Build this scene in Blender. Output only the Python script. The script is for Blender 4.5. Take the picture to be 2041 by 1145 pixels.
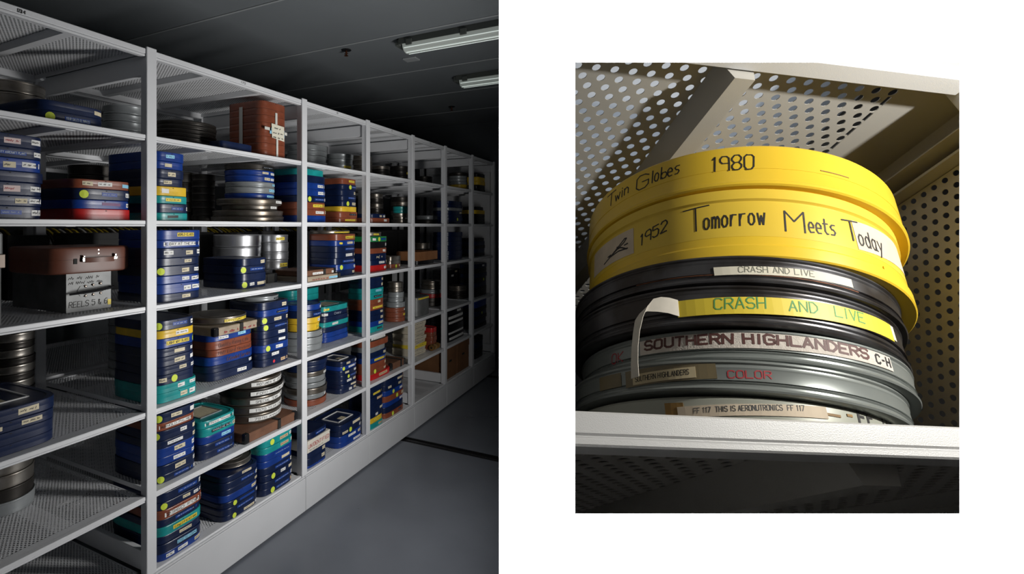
import bpy, math, random
from mathutils import Matrix, Vector
random.seed(7)
for _o in list(bpy.data.objects): bpy.data.objects.remove(_o, do_unlink=True)
scene = bpy.context.scene
COL = scene.collection

# ------------------------------------------------------------------ camera
F_PX, PX, PY, EYE = 1043.7, 820.0, 452.0, 1.628     # image taken as 2041 x 1145
FX, FY = -0.46820, 0.88362                          # forward direction on the floor
cam = bpy.data.cameras.new('camera'); cam_o = bpy.data.objects.new('camera', cam); COL.objects.link(cam_o)
cam.sensor_width = 36.0; cam.sensor_fit = 'HORIZONTAL'; cam.lens = 36.0 * F_PX / 2041.0
cam.shift_x = (1020.5 - PX) / 2041.0; cam.shift_y = -(572.5 - PY) / 2041.0
cam.clip_start = 0.02; cam.clip_end = 60
cam_o.location = (0, 0, EYE); cam_o.rotation_euler = (math.pi / 2, 0, math.atan2(-FX, FY))
scene.camera = cam_o
# frame of the white front wall: local x right, y forward, z up, origin at eye point
WALLM = Matrix(((FY, FX, 0, 0), (-FX, FY, 0, 0), (0, 0, 1, EYE), (0, 0, 0, 1)))
def cam2world(v):  # (right, down, forward) -> world
    return WALLM @ Vector((v[0], v[2], -v[1]))

# ------------------------------------------------------------------ world, lights, exposure
w = bpy.data.worlds.new('world'); scene.world = w; w.use_nodes = True
w.node_tree.nodes['Background'].inputs[0].default_value = (0.5, 0.55, 0.62, 1)
w.node_tree.nodes['Background'].inputs[1].default_value = 0.0
vs = scene.view_settings; vs.view_transform = 'Standard'; vs.look = 'None'; vs.gamma = 1.0; vs.exposure = 0.0
vs.use_curve_mapping = False
def aim(o, loc, target):
    o.location = loc; d = Vector(target) - Vector(loc); o.rotation_euler = d.to_track_quat('-Z', 'Y').to_euler()
def area(name, loc, target, size, size_y, power, color=(1, 1, 1), spread=math.pi, shape='RECTANGLE'):
    l = bpy.data.lights.new(name, 'AREA'); l.shape = shape; l.size = size
    if shape in ('RECTANGLE', 'ELLIPSE'): l.size_y = size_y
    l.energy = power; l.color = color; l.spread = spread
    o = bpy.data.objects.new(name, l); COL.objects.link(o); aim(o, loc, target); return o
# photographer's lamp standing in the aisle, beyond the right edge of the view
area('aisle_lamp', (-0.190, 2.25, 1.20), (-1.937, 2.08, 1.40), 0.20, 1.00, 26, (1.0, 0.985, 0.96), math.radians(145))
# added light that brings the white wall up to full white
area('wall_white_fill', WALLM @ Vector((0.20, 0.06, 0.70)), WALLM @ Vector((0.20, 0.20, -0.05)), 0.50, 0.08, 30, (1, 1, 1), math.radians(40))
# lamp standing in front of the niche shelf, right of the opening
NLAMP = cam2world((1.004, -0.290, 0.268))
area('niche_lamp', NLAMP, cam2world((0.44, 0.12, 0.75)), 0.045, 0.045, 8.2, (1.0, 0.97, 0.90), math.radians(160), 'DISK')

# ------------------------------------------------------------------ materials
def mat(name, color, rough=0.5, metal=0.0, spec=0.5, noise=0.0, nscale=30.0, bump=0.0, emit=None, coat=0.0, col2=None, rnoise=0.0, bscale=None):
    m = bpy.data.materials.new(name); m.use_nodes = True; nt = m.node_tree; b = nt.nodes['Principled BSDF']
    b.inputs['Base Color'].default_value = (*color, 1); b.inputs['Roughness'].default_value = rough
    b.inputs['Metallic'].default_value = metal; b.inputs['Specular IOR Level'].default_value = spec
    b.inputs['Coat Weight'].default_value = coat
    if noise or rnoise:
        tc = nt.nodes.new('ShaderNodeTexCoord'); n = nt.nodes.new('ShaderNodeTexNoise'); n.inputs['Scale'].default_value = nscale
        n.inputs['Detail'].default_value = 6; nt.links.new(tc.outputs['Object'], n.inputs['Vector'])
        if noise:
            r = nt.nodes.new('ShaderNodeValToRGB'); c2 = col2 or tuple(c * (1 - noise) for c in color)
            r.color_ramp.elements[0].position = .35; r.color_ramp.elements[1].position = .65
            r.color_ramp.elements[0].color = (*c2, 1); r.color_ramp.elements[1].color = (*color, 1)
            nt.links.new(n.outputs['Fac'], r.inputs[0]); nt.links.new(r.outputs[0], b.inputs['Base Color'])
        if rnoise:
            mr = nt.nodes.new('ShaderNodeMapRange'); mr.inputs['To Min'].default_value = max(.05, rough - rnoise); mr.inputs['To Max'].default_value = rough + rnoise
            nt.links.new(n.outputs['Fac'], mr.inputs['Value']); nt.links.new(mr.outputs[0], b.inputs['Roughness'])
    if bump:
        n2 = nt.nodes.new('ShaderNodeTexNoise'); n2.inputs['Scale'].default_value = bscale or 300
        tc2 = nt.nodes.new('ShaderNodeTexCoord'); nt.links.new(tc2.outputs['Object'], n2.inputs['Vector'])
        bp = nt.nodes.new('ShaderNodeBump'); bp.inputs['Strength'].default_value = bump; bp.inputs['Distance'].default_value = .002
        nt.links.new(n2.outputs['Fac'], bp.inputs['Height']); nt.links.new(bp.outputs[0], b.inputs['Normal'])
    if emit:
        b.inputs['Emission Color'].default_value = (*emit[0], 1); b.inputs['Emission Strength'].default_value = emit[1]
    return m
def perforated(name, color, px, py, rad):
    """painted sheet steel pierced by staggered round holes"""
    m = mat(name, color, .45); nt = m.node_tree; N = nt.nodes; L = nt.links
    tc = N.new('ShaderNodeTexCoord'); sp = N.new('ShaderNodeSeparateXYZ'); L.new(tc.outputs['Object'], sp.inputs[0])
    def math_(op, a, b=None, c=None):
        n = N.new('ShaderNodeMath'); n.operation = op
        for i, v in enumerate((a, b, c)):
            if v is None: continue
            if isinstance(v, (int, float)): n.inputs[i].default_value = v
            else: L.new(v, n.inputs[i])
        return n.outputs[0]
    v = math_('DIVIDE', sp.outputs['Y'], py); row = math_('FLOOR', v); od = math_('MODULO', row, 2.0)
    u = math_('ADD', math_('DIVIDE', sp.outputs['X'], px), math_('MULTIPLY', od, .5))
    fu = math_('MULTIPLY', math_('SUBTRACT', math_('FRACT', u), .5), px); fv = math_('MULTIPLY', math_('SUBTRACT', math_('FRACT', v), .5), py)
    r2 = math_('ADD', math_('MULTIPLY', fu, fu), math_('MULTIPLY', fv, fv)); hole = math_('LESS_THAN', r2, rad * rad)
    mx = N.new('ShaderNodeMixShader'); tr = N.new('ShaderNodeBsdfTransparent'); out = N['Material Output']
    L.new(hole, mx.inputs[0]); L.new(N['Principled BSDF'].outputs[0], mx.inputs[1]); L.new(tr.outputs[0], mx.inputs[2]); L.new(mx.outputs[0], out.inputs['Surface'])
    return m
PL = dict(rough=.34, noise=.25, nscale=14, rnoise=.1, bump=.06)
M = {
 'n': mat('navy_plastic', (.0065, .016, .060), **PL), 'b': mat('blue_plastic', (.008, .043, .255), **PL),
 't': mat('teal_plastic', (.012, .31, .31), **PL), 'k': mat('brown_plastic', (.25, .068, .034), **PL),
 'y': mat('yellow_plastic', (.80, .52, .035), **PL), 'r': mat('red_plastic', (.50, .018, .018), **PL),
 'g': mat('green_plastic', (.02, .23, .07), **PL), 'x': mat('black_case', (.012, .012, .014), .35, noise=.4, nscale=10),
 'xc': mat('dark_film_can', (.07, .064, .058), .38, .75, noise=.4, nscale=9),
 'G': mat('grey_paint_tin', (.31, .33, .34), .36, .3, noise=.25, nscale=9, rnoise=.08),
 's': mat('worn_steel', (.36, .34, .31), .36, .9, noise=.55, nscale=7, col2=(.17, .14, .11), rnoise=.1),
 'S': mat('bright_aluminium', (.55, .56, .58), .36, .9, noise=.2, nscale=8),
 'shelf': mat('white_shelf_paint', (.70, .71, .73), .42, noise=.04, nscale=5, bump=.03),
 'plinth': mat('plinth_paint', (.62, .63, .65), .42, noise=.05, nscale=4),
 'deck': perforated('perforated_shelf_sheet', (.80, .81, .83), .013, .0113, .0036),
 'floor': mat('grey_floor_coating', (.175, .19, .22), .30, noise=.16, nscale=2.2, rnoise=.07, bump=.05, bscale=14, col2=(.15, .163, .19)),
 'rail': mat('dark_rail_steel', (.02, .02, .022), .4, .5), 'ceil': mat('grey_ceiling_panel', (.22, .24, .255), .6, noise=.06, nscale=2),
 'ceiltrim': mat('ceiling_joint_strip', (.42, .44, .45), .5), 'dwall': mat('dark_grey_wall', (.085, .095, .105), .7, noise=.1, nscale=2),
 'white': mat('white_wall_paint', (.93, .93, .93), .8), 'niche': mat('niche_wall_paint', (.14, .14, .14), .9), 'liningblack': mat('black_wall_backing', (.03, .03, .03), .9), 'nichebounce': mat('niche_bounce_floor', (.45, .45, .45), .8), 'nichereflect': mat('niche_reflector_white', (.55, .56, .58), .8),
 'w': mat('white_label', (.78, .78, .76), .6, noise=.08, nscale=60), 'c': mat('cream_label', (.68, .60, .42), .6, noise=.15, nscale=60),
 'o': mat('tan_label', (.62, .42, .24), .6, noise=.15, nscale=60), 'L': mat('pale_blue_label', (.27, .60, .80), .55),
 'd': mat('blue_embossed_tape', (.010, .050, .27), .35), 'K': mat('black_embossed_tape', (.008, .008, .009), .35),
 'Y': mat('yellow_tape', (.78, .60, .05), .5), 'P': mat('purple_tape', (.13, .02, .13), .4), 'p': mat('pink_white_label', (.66, .52, .50), .6),
 'lime': mat('lime_dot', (.60, .72, .06), .6), 'reddot': mat('red_dot', (.60, .03, .05), .5),
 'ink': mat('black_ink', (.02, .018, .018), .6), 'redink': mat('red_ink', (.40, .03, .04), .6), 'whiteink': mat('white_lettering', (.55, .62, .70), .6), 'greenink': mat('green_ink', (.10, .33, .10), .6),
 'brownink': mat('brown_ink', (.10, .035, .03), .6), 'pencil': mat('pencil', (.20, .20, .16), .7), 'greyink': mat('grey_ink', (.10, .10, .10), .7),
 'fibre_brown': mat('brown_fibreboard', (.17, .075, .04), .65, noise=.25, nscale=20), 'fibre_tan': mat('tan_fibreboard', (.36, .29, .21), .7, noise=.2, nscale=20),
 'strap': mat('black_web_strap', (.015, .015, .014), .8), 'blackmetal': mat('black_corner_metal', (.02, .02, .022), .22, .3),
 'fillblack': mat('matt_black_board', (.012, .012, .012), .85), 'leather': mat('brown_suitcase_shell', (.13, .040, .021), .42, noise=.2, nscale=8, rnoise=.08), 'chrome': mat('chrome', (.62, .60, .56), .18, 1.0),
 'galv': mat('galvanised_sheet', (.17, .175, .175), .5, .35, noise=.3, nscale=12), 'rivet': mat('dull_rivet', (.16, .13, .11), .35, .8),
 'carton': mat('white_carton', (.66, .62, .54), .8, noise=.1, nscale=12), 'cardboard': mat('brown_cardboard', (.20, .090, .035), .85, noise=.2, nscale=8),
 'cream': mat('cream_film_box', (.60, .54, .42), .75, noise=.12, nscale=14), 'wood': mat('pale_wood', (.30, .13, .05), .6, noise=.25, nscale=9),
 'goldroll': mat('amber_film_roll', (.24, .13, .035), .4, .3, noise=.4, nscale=20), 'paper': mat('cream_paper', (.70, .67, .55), .8), 'tape': mat('white_tape', (.62, .62, .58), .6),
 'lens': mat('luminaire_lens', (.55, .58, .55), .25, emit=((.86, 1.0, .90), .06)), 'lumbody': mat('luminaire_body', (.10, .11, .10), .5), 'ridgeglint': mat('ridge_glint', (.7, .75, .72), .2, emit=((.9, 1.0, .95), .5)),  # lens and ridges glow in place of the flash they reflect
 'brass': mat('sprinkler_brass', (.15, .05, .02), .4, .6),
}
COLNAME = dict(n='navy', b='bright blue', t='teal', k='brown', y='yellow', r='red', g='green', x='black', G='grey', s='worn steel', S='shiny silver')

# ------------------------------------------------------------------ mesh helpers
def mk(name, verts, faces, m, parent=None, smooth=False, mtx=None, sharp=24):
    me = bpy.data.meshes.new(name); me.from_pydata([tuple(v) for v in verts], [], faces); me.materials.append(m)
    if smooth:
        me.polygons.foreach_set('use_smooth', [True] * len(me.polygons))
        try: me.set_sharp_from_angle(angle=math.radians(sharp))
        except Exception: pass
    me.update(); o = bpy.data.objects.new(name, me); COL.objects.link(o)
    if parent: o.parent = parent
    if mtx is not None: o.matrix_world = mtx
    return o
def empty(name, loc=(0, 0, 0), rz=0.0, mtx=None):
    o = bpy.data.objects.new(name, None); o.empty_display_size = .05; COL.objects.link(o)
    if mtx is not None: o.matrix_world = mtx
    else: o.location = loc; o.rotation_euler = (0, 0, rz)
    return o
def tag(o, label, cat, group=None):
    o['label'] = label; o['category'] = cat
    if group: o['group'] = group
    return o
def struct(o): o['kind'] = 'structure'; return o
class MB:
    def __init__(s): s.v = []; s.f = []
    def add(s, v, f): n = len(s.v); s.v += [tuple(p) for p in v]; s.f += [tuple(i + n for i in q) for q in f]; return s
    def box(s, x0, x1, y0, y1, z0, z1, bev=0.0):
        if bev <= 0:
            v = [(x, y, z) for z in (z0, z1) for y in (y0, y1) for x in (x0, x1)]
            return s.add(v, [(0, 2, 3, 1), (4, 5, 7, 6), (0, 1, 5, 4), (2, 6, 7, 3), (0, 4, 6, 2), (1, 3, 7, 5)])
        e = bev; rings = []
        for z, i in ((z0, e), (z0 + e, 0), (z1 - e, 0), (z1, e)):
            a, b, c, d = x0 + i, x1 - i, y0 + i, y1 - i; k = e if i == 0 else 0.0005
            rings.append([(a + k, c, z), (b - k, c, z), (b, c + k, z), (b, d - k, z), (b - k, d, z), (a + k, d, z), (a, d - k, z), (a, c + k, z)])
        return s.rings(rings)
    def rings(s, rings, cap=True, closed=True):
        n = len(rings[0]); v = [p for r in rings for p in r]; f = []
        for i in range(len(rings) - 1):
            for j in range(n if closed else n - 1):
                k = (j + 1) % n; f.append((i * n + j, i * n + k, (i + 1) * n + k, (i + 1) * n + j))
        if cap: f.append(tuple(range(n - 1, -1, -1))); f.append(tuple((len(rings) - 1) * n + j for j in range(n)))
        return s.add(v, f)
    def tube(s, pts, r, seg=8):
        pts = [Vector(p) for p in pts]; rr = []; up = Vector((0, 0, 1))
        for i, p in enumerate(pts):
            t = (pts[min(i + 1, len(pts) - 1)] - pts[max(i - 1, 0)]).normalized()
            a = t.cross(up if abs(t.z) < .9 else Vector((1, 0, 0))).normalized(); b = t.cross(a).normalized()
            rad = r[i] if isinstance(r, (list, tuple)) else r
            rr.append([p + rad * (math.cos(k * 2 * math.pi / seg) * a + math.sin(k * 2 * math.pi / seg) * b) for k in range(seg)])
        return s.rings(rr)
    def build(s, name, m, parent=None, smooth=False, mtx=None): return mk(name, s.v, s.f, m, parent, smooth, mtx)
def bx(name, x0, x1, y0, y1, z0, z1, m, parent=None, bev=0.0, mtx=None): return MB().box(x0, x1, y0, y1, z0, z1, bev).build(name, m, parent, False, mtx)

# ---- outlines (closed, counter-clockwise seen from above, starting at the front centre, y- is the front)
def outline(kind, w, d, n=48):
    p = []
    for i in range(n):
        t = -math.pi / 2 + 2 * math.pi * i / n; c, s = math.cos(t), math.sin(t)
        if kind == 'round': p.append((w * c, d * s))
        else:
            e = 2 / 5.2; p.append((w * math.copysign(abs(c) ** e, c), d * math.copysign(abs(s) ** e, s)))
    return p
class Wrap:
    """walks along an outline by arc length from its front centre; gives points a little outside it"""
    def __init__(s, pts, h0=0.0):
        s.p = pts; s.n = len(pts); s.h0 = h0; s.cum = [0]
        for i in range(s.n): a, b = pts[i], pts[(i + 1) % s.n]; s.cum.append(s.cum[-1] + math.hypot(b[0] - a[0], b[1] - a[1]))
        s.tot = s.cum[-1]
    def __call__(s, u, z, off):
        u = u % s.tot; lo, hi = 0, s.n
        while hi - lo > 1:
            mid = (lo + hi) // 2
            if s.cum[mid] <= u: lo = mid
            else: hi = mid
        a, b = s.p[lo % s.n], s.p[(lo + 1) % s.n]; l = s.cum[lo + 1] - s.cum[lo]; t = (u - s.cum[lo]) / max(l, 1e-9)
        tx, ty = (b[0] - a[0]) / max(l, 1e-9), (b[1] - a[1]) / max(l, 1e-9)
        return (a[0] + (b[0] - a[0]) * t + ty * off, a[1] + (b[1] - a[1]) * t - tx * off, z)
def patch(name, wrap, u0, u1, z0, z1, m, parent, off=.0007, seg=6, skew=0.0, thick=.0006):
    v = []; f = []
    for i in range(seg + 1):
        u = u0 + (u1 - u0) * i / seg; dz = skew * (i / seg - .5)
        v += [wrap(u, z0 + dz, 0), wrap(u, z0 + dz, off), wrap(u, z1 + dz, off), wrap(u, z1 + dz, 0)]
    for i in range(seg):
        a = 4 * i; b = a + 4
        for j in range(3): f.append((a + j, b + j, b + j + 1, a + j + 1))
    f += [(0, 1, 2, 3), (4 * seg + 3, 4 * seg + 2, 4 * seg + 1, 4 * seg)]
    return mk(name, v, f, m, parent)
def dot(name, wrap, u, z, r, m, parent, off=.0009, seg=14):
    v = [wrap(u, z, off)] + [wrap(u + r * math.cos(2 * math.pi * i / seg), z + r * math.sin(2 * math.pi * i / seg), off) for i in range(seg)]
    return mk(name, v, [(0, 1 + i, 1 + (i + 1) % seg) for i in range(seg)], m, parent)

# ---- single-stroke lettering: glyphs on a 4 x 6 grid, strokes split by |
GL = {
'A':'00 26 40|12 32','B':'00 06 26 35 34 23 03|23 33 42 41 30 00','C':'45 36 16 05 01 10 30 41','D':'00 06 26 44 42 20 00','E':'40 00 06 46|03 33','F':'00 06 46|03 33','G':'45 36 16 05 01 10 30 41 43 23','H':'00 06|40 46|03 43','I':'10 16','J':'36 31 20 10 01','K':'00 06|46 03 40','L':'06 00 40','M':'00 06 23 46 40','N':'00 06 40 46','O':'16 36 45 41 30 10 01 05 16','P':'00 06 36 45 44 33 03','Q':'16 36 45 41 30 10 01 05 16|22 40','R':'00 06 36 45 44 33 03|23 40','S':'45 36 16 05 04 13 33 42 41 30 10 01','T':'06 46|26 20','U':'06 01 10 30 41 46','V':'06 20 46','W':'06 10 23 30 46','X':'00 46|06 40','Y':'06 23 46|23 20','Z':'06 46 00 40',
'0':'16 36 45 41 30 10 01 05 16','1':'15 26 20','2':'05 16 36 45 44 00 40','3':'05 16 36 45 44 33 13|33 42 41 30 10 01','4':'30 36 02 42','5':'46 06 04 34 43 41 30 10 01','6':'46 26 04 01 10 30 41 42 33 03','7':'06 46 10','8':'13 04 05 16 36 45 44 33 13 02 01 10 30 41 42 33','9':'43 13 04 05 16 36 45 43 40','-':'13 33',':':'24 245|21 215',"'":'26 25','&':'40 05 16 25 02 11 20 42','.':'20 205',
'a':'33 24 14 03 01 10 20 32 34|32 30 40','b':'06 00|02 13 33 42 41 30 10 01','c':'33 24 14 03 01 10 20 31','d':'36 30|32 24 14 03 01 10 20 31','e':'02 32 33 24 14 03 01 10 30','f':'10 15 26 35|03 33','g':'33 24 14 03 02 11 21 33|34 3! 2@ 0@','h':'06 00|03 14 24 33 30','i':'14 10|15 155','k':'06 00|34 02 30','l':'16 10','m':'00 04|03 14 23 20|23 34 43 40','n':'00 04|03 14 24 33 30','o':'14 24 33 31 20 10 01 03 14','p':'04 0@|03 14 24 33 31 20 10 01','r':'00 04|02 14 34','s':'34 14 03 12 22 31 20 00','t':'16 11 20 30|04 34','u':'04 01 10 20 31|34 30','v':'04 20 44','w':'04 10 23 30 44','y':'04 21|44 1@','q':'33 14 03 01 10 31|34 3@','z':'04 34 00 30','x':'04 30|34 00','j':'24 2! 1@'}
def gpt(t):
    ym = {'!': -1.0, '@': -2.0}; y = ym.get(t[1]); 
    if y is None: y = float(t[1]) + (.5 if len(t) > 2 else 0)
    return float(t[0]), y
def strokes(text):
    out = []; x = 0.0
    for ch in text:
        if ch == ' ': x += 3.2; continue
        g = GL.get(ch) or GL.get(ch.upper())
        if not g: x += 3; continue
        for st in g.split('|'): out.append([(x + a, b) for a, b in map(gpt, st.split())])
        x += {'I': 3.4, 'i': 2.8, 'l': 2.8, '1': 4.4, 'm': 5.6}.get(ch, 5.4 if not ch.islower() else 4.9)
    return out, max(x - 1.2, 1)
def ribbon(lines, wd, place):
    v = []; f = []
    for ln in lines:
        q = []
        for i in range(len(ln) - 1):     # subdivide long strokes so that they follow curved faces
            a, b = ln[i], ln[i + 1]; l = math.hypot(b[0] - a[0], b[1] - a[1]); k = max(1, int(l / (wd * 5)))
            q += [(a[0] + (b[0] - a[0]) * j / k, a[1] + (b[1] - a[1]) * j / k) for j in range(k)]
        q.append(ln[-1])
        for i in range(len(q) - 1):
            (ax, ay), (cx, cy) = q[i], q[i + 1]; l = math.hypot(cx - ax, cy - ay)
            if l < 1e-9: continue
            tx, ty = (cx - ax) / l * wd / 2, (cy - ay) / l * wd / 2; n = len(v)
            ax, ay, cx, cy = ax - tx * .6, ay - ty * .6, cx + tx * .6, cy + ty * .6
            v += [place(ax - ty, ay + tx), place(ax + ty, ay - tx), place(cx + ty, cy - tx), place(cx - ty, cy + tx)]; f.append((n, n + 1, n + 2, n + 3))
    return v, f
def lettering(text, u0, u1, zb, cap, wrap, m, parent, off=.0016, wd=None, tilt=0.0, jitter=0.0, name='lettering', seed=1):
    """writes text between arc lengths u0 and u1, baseline height zb"""
    rnd = random.Random(seed + len(text)); st, W = strokes(text); sx = (u1 - u0) / W; sy = cap / 6.0
    lines = [[(u0 + x * sx + rnd.uniform(-1, 1) * jitter * abs(sx) + y * sy * .08, zb + y * sy + tilt * (x / W) + rnd.uniform(-1, 1) * jitter * sy) for x, y in l] for l in st]
    v, f = ribbon(lines, wd or cap * .13, lambda u, z: wrap(u, z, off))
    return mk(name, v, f, m, parent)
def scribble(u0, u1, zb, cap, wrap, m, parent, seed, off=.0013):
    """illegible small writing: broken wavy strokes"""
    rnd = random.Random(seed); lines = []; u = u0
    while u < u1 - cap * .6:
        n = rnd.randint(2, 5); ln = []
        for i in range(n * 2):
            ln.append((u, zb + cap * (rnd.uniform(.55, 1.0) if i % 2 else rnd.uniform(0, .3)))); u += cap * rnd.uniform(.22, .42)
            if u > u1: break
        if len(ln) > 1: lines.append(ln)
        u += cap * rnd.uniform(.4, .9)
    v, f = ribbon(lines, cap * .16, lambda a, z: wrap(a, z, off))
    if v: mk('handwriting', v, f, m, parent)
# ------------------------------------------------------------------ room shell (world axes follow the shelving row)
SX, SY = -1.937, 1.3888           # front plane of the row and its first visible upright
XL, XR, YN, YB, ZC = -4.3, 2.6, -1.7, 6.02, 2.90
RAILS = (3.524, 5.43)
fm = MB(); y0 = YN
for ry in RAILS: fm.box(XL, XR, y0, ry - .045, -.12, 0); fm.box(XL, XR, ry - .045, ry + .045, -.12, -.03); y0 = ry + .045
fm.box(XL, XR, y0, YB + .1, -.12, 0)
floor = struct(fm.build('floor', M['floor']))
for ry in RAILS: MB().box(SX - .2, XR, ry - .014, ry + .014, -.03, -.004, .003).box(SX - .2, XR, ry - .042, ry - .034, -.03, -.001).box(SX - .2, XR, ry + .034, ry + .042, -.03, -.001).build('floor_rail', M['rail'], floor)
ceil = struct(bx('ceiling', XL, XR, YN, YB + .1, ZC + .02, ZC + .12, M['dwall']))
seams = [3.02 + .77 * k for k in range(-6, 5)]
for a in seams:
    a1 = min(a + .77, YB)
    if a < YB and a1 > YN: bx('ceiling_panel', XL, XR, max(a, YN) + .004, a1 - .004, ZC, ZC + .02, M['ceil'], ceil)
for a in seams:
    if YN < a < YB: bx('joint_strip', XL, XR, a - .007, a + .007, ZC - .005, ZC, M['ceiltrim'], ceil, .002)
struct(bx('wall_back', XL, XR, YB, YB + .1, -.02, ZC, M['dwall']))
struct(bx('wall_left', XL - .1, XL, YN, YB + .1, -.02, ZC, M['dwall']))
struct(bx('wall_right', XR, XR + .1, YN, YB + .1, -.02, ZC, M['dwall']))
struct(bx('wall_near', XL, XR, YN - .1, YN, -.02, ZC, M['dwall']))
# wall standing for the white page margin, its opening splayed towards the back
def margin_wall():
    yf, yb = .20, .22
    fo = [(.0335, yf, -EYE), (2.55, yf, -EYE), (2.55, yf, ZC - EYE), (.0335, yf, ZC - EYE)]
    fi = [(.06247, yf, -.10971), (.20937, yf, -.10971), (.20937, yf, .06276), (.06247, yf, .06276)]
    bo = [(.0405, yb, -EYE), (2.55, yb, -EYE), (2.55, yb, ZC - EYE), (.0405, yb, ZC - EYE)]
    bi = [(.0590, yb, -.135), (.25, yb, -.135), (.25, yb, .085), (.0590, yb, .085)]
    v = fo + fi + bo + bi; f = []
    for i in range(4):
        k = (i + 1) % 4
        f += [(i, k, 4 + k, 4 + i), (8 + i, 12 + i, 12 + k, 8 + k), (4 + i, 4 + k, 12 + k, 12 + i), (i, 8 + i, 8 + k, k)]
    o = mk('wall_margin', v, f, M['white'], None, False, WALLM); o.data.materials.append(M['liningblack'])  # black back and reveal, added to stop bounce into the niche
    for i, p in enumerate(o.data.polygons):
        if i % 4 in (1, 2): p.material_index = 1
    return o
struct(margin_wall())
def slab(name, pts, z0, z1, m):
    return struct(MB().rings([[(x, y, z0) for x, y in pts], [(x, y, z1) for x, y in pts]]).build(name, m, None, False, WALLM))
slab('wall_partition', [(.0475, .221), (.0535, .221), (.428, 1.78), (.421, 1.78)], -EYE, ZC - EYE, M['niche'])  # unseen wall added to keep niche light out of the aisle
slab('wall_niche_back', [(.421, 1.78), (2.45, 1.78), (2.45, 1.83), (.421, 1.83)], -EYE, ZC - EYE, M['niche'])  # added to close the niche off from the aisle lamp
slab('wall_niche_right', [(2.40, .221), (2.45, .221), (2.45, 1.78), (2.40, 1.78)], -EYE, ZC - EYE, M['niche'])  # added side of the same light-tight enclosure
slab('ceiling', [(.08, .23), (2.39, .23), (2.39, 1.775), (.43, 1.775)], ZC - EYE - .04, ZC - EYE - .005, M['nichereflect'])  # unseen pale ceiling added over the niche as a reflector

struct(MB().rings([[(x, y, z) for x, y in ((.08, .23), (2.39, .23), (2.39, 1.775), (.43, 1.775))] for z in (-EYE + .001, -EYE + .012)]).build('floor', M['nichebounce'], None, False, WALLM))  # unseen floor panel added to bounce light onto the lower deck
# ------------------------------------------------------------------ ceiling fittings
LUMW = ['nearest', 'middle', 'farthest']
for i, ly in enumerate((3.135, 4.12, 5.36)):
    t = tag(empty('ceiling_luminaire', (-1.73, ly, ZC)), LUMW[i] + ' sealed tube luminaire with clear ribbed lens on the ceiling', 'light', 'ceiling luminaires')
    L = 1.25
    MB().rings([[(x, -.055 * k, -.002) for k in (1,)] + [(x, .055, -.002), (x, .065, -.045), (x, -.065, -.045)] for x in (0, L) for k in (1,)]).build('housing', M['lumbody'], t)
    MB().box(-.03, .012, -.05, .05, -.05, -.004, .006).build('end_cap', M['lumbody'], t)
    n = 7; ring = lambda x: [(x, .06 * math.cos(math.pi + math.pi * j / n), -.045 + .05 * math.sin(math.pi + math.pi * j / n)) for j in range(n + 1)]
    lens = MB().rings([ring(.03), ring(L - .01)]).build('lens', M['lens'], t, True)
    for yy in (-.052, -.018, .02, .05):
        zz = -.045 - .05 * math.sqrt(max(0, 1 - (yy / .06) ** 2)) - .001
        MB().box(.04, L - .02, yy - .0035, yy + .0035, zz - .001, zz + .002).build('ridge_glint', M['ridgeglint'], lens)  # highlights along the ribs, given as a glow
    for x in (.06, .45, .84):
        [bx('clip', x, x + .045, y0, y0 + .012, -.06, -.02, M['lumbody'], t, .003) for y0 in (-.070, .058)]
for i, (sx, sy) in enumerate(((-2.177, 3.108), (-2.22, 5.1))):
    t = tag(empty('sprinkler_head', (sx, sy, ZC)), ('nearer' if i == 0 else 'farther') + ' small brass sprinkler head hanging from the ceiling', 'sprinkler', 'sprinklers')
    MB().rings([[(r * math.cos(k * .5236), r * math.sin(k * .5236), z) for k in range(12)] for r, z in ((.036, 0), (.036, -.004), (.020, -.008))]).build('escutcheon', M['blackmetal'], t)
    MB().tube([(0, 0, -.006), (0, 0, -.04)], .007).box(-.016, .016, -.002, .002, -.03, -.026).build('body', M['brass'], t)
    MB().rings([[(r * math.cos(k * .5236), r * math.sin(k * .5236), z) for k in range(12)] for r, z in ((.012, -.04), (.016, -.043))]).build('deflector', M['brass'], t)
tag(bx('ceiling_plate', -1.91, -1.80, 3.46, 3.54, ZC - .012, ZC, M['ceiltrim'], None, .003), 'small flat cover plate on the ceiling beside the nearest luminaire', 'cover plate')

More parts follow.
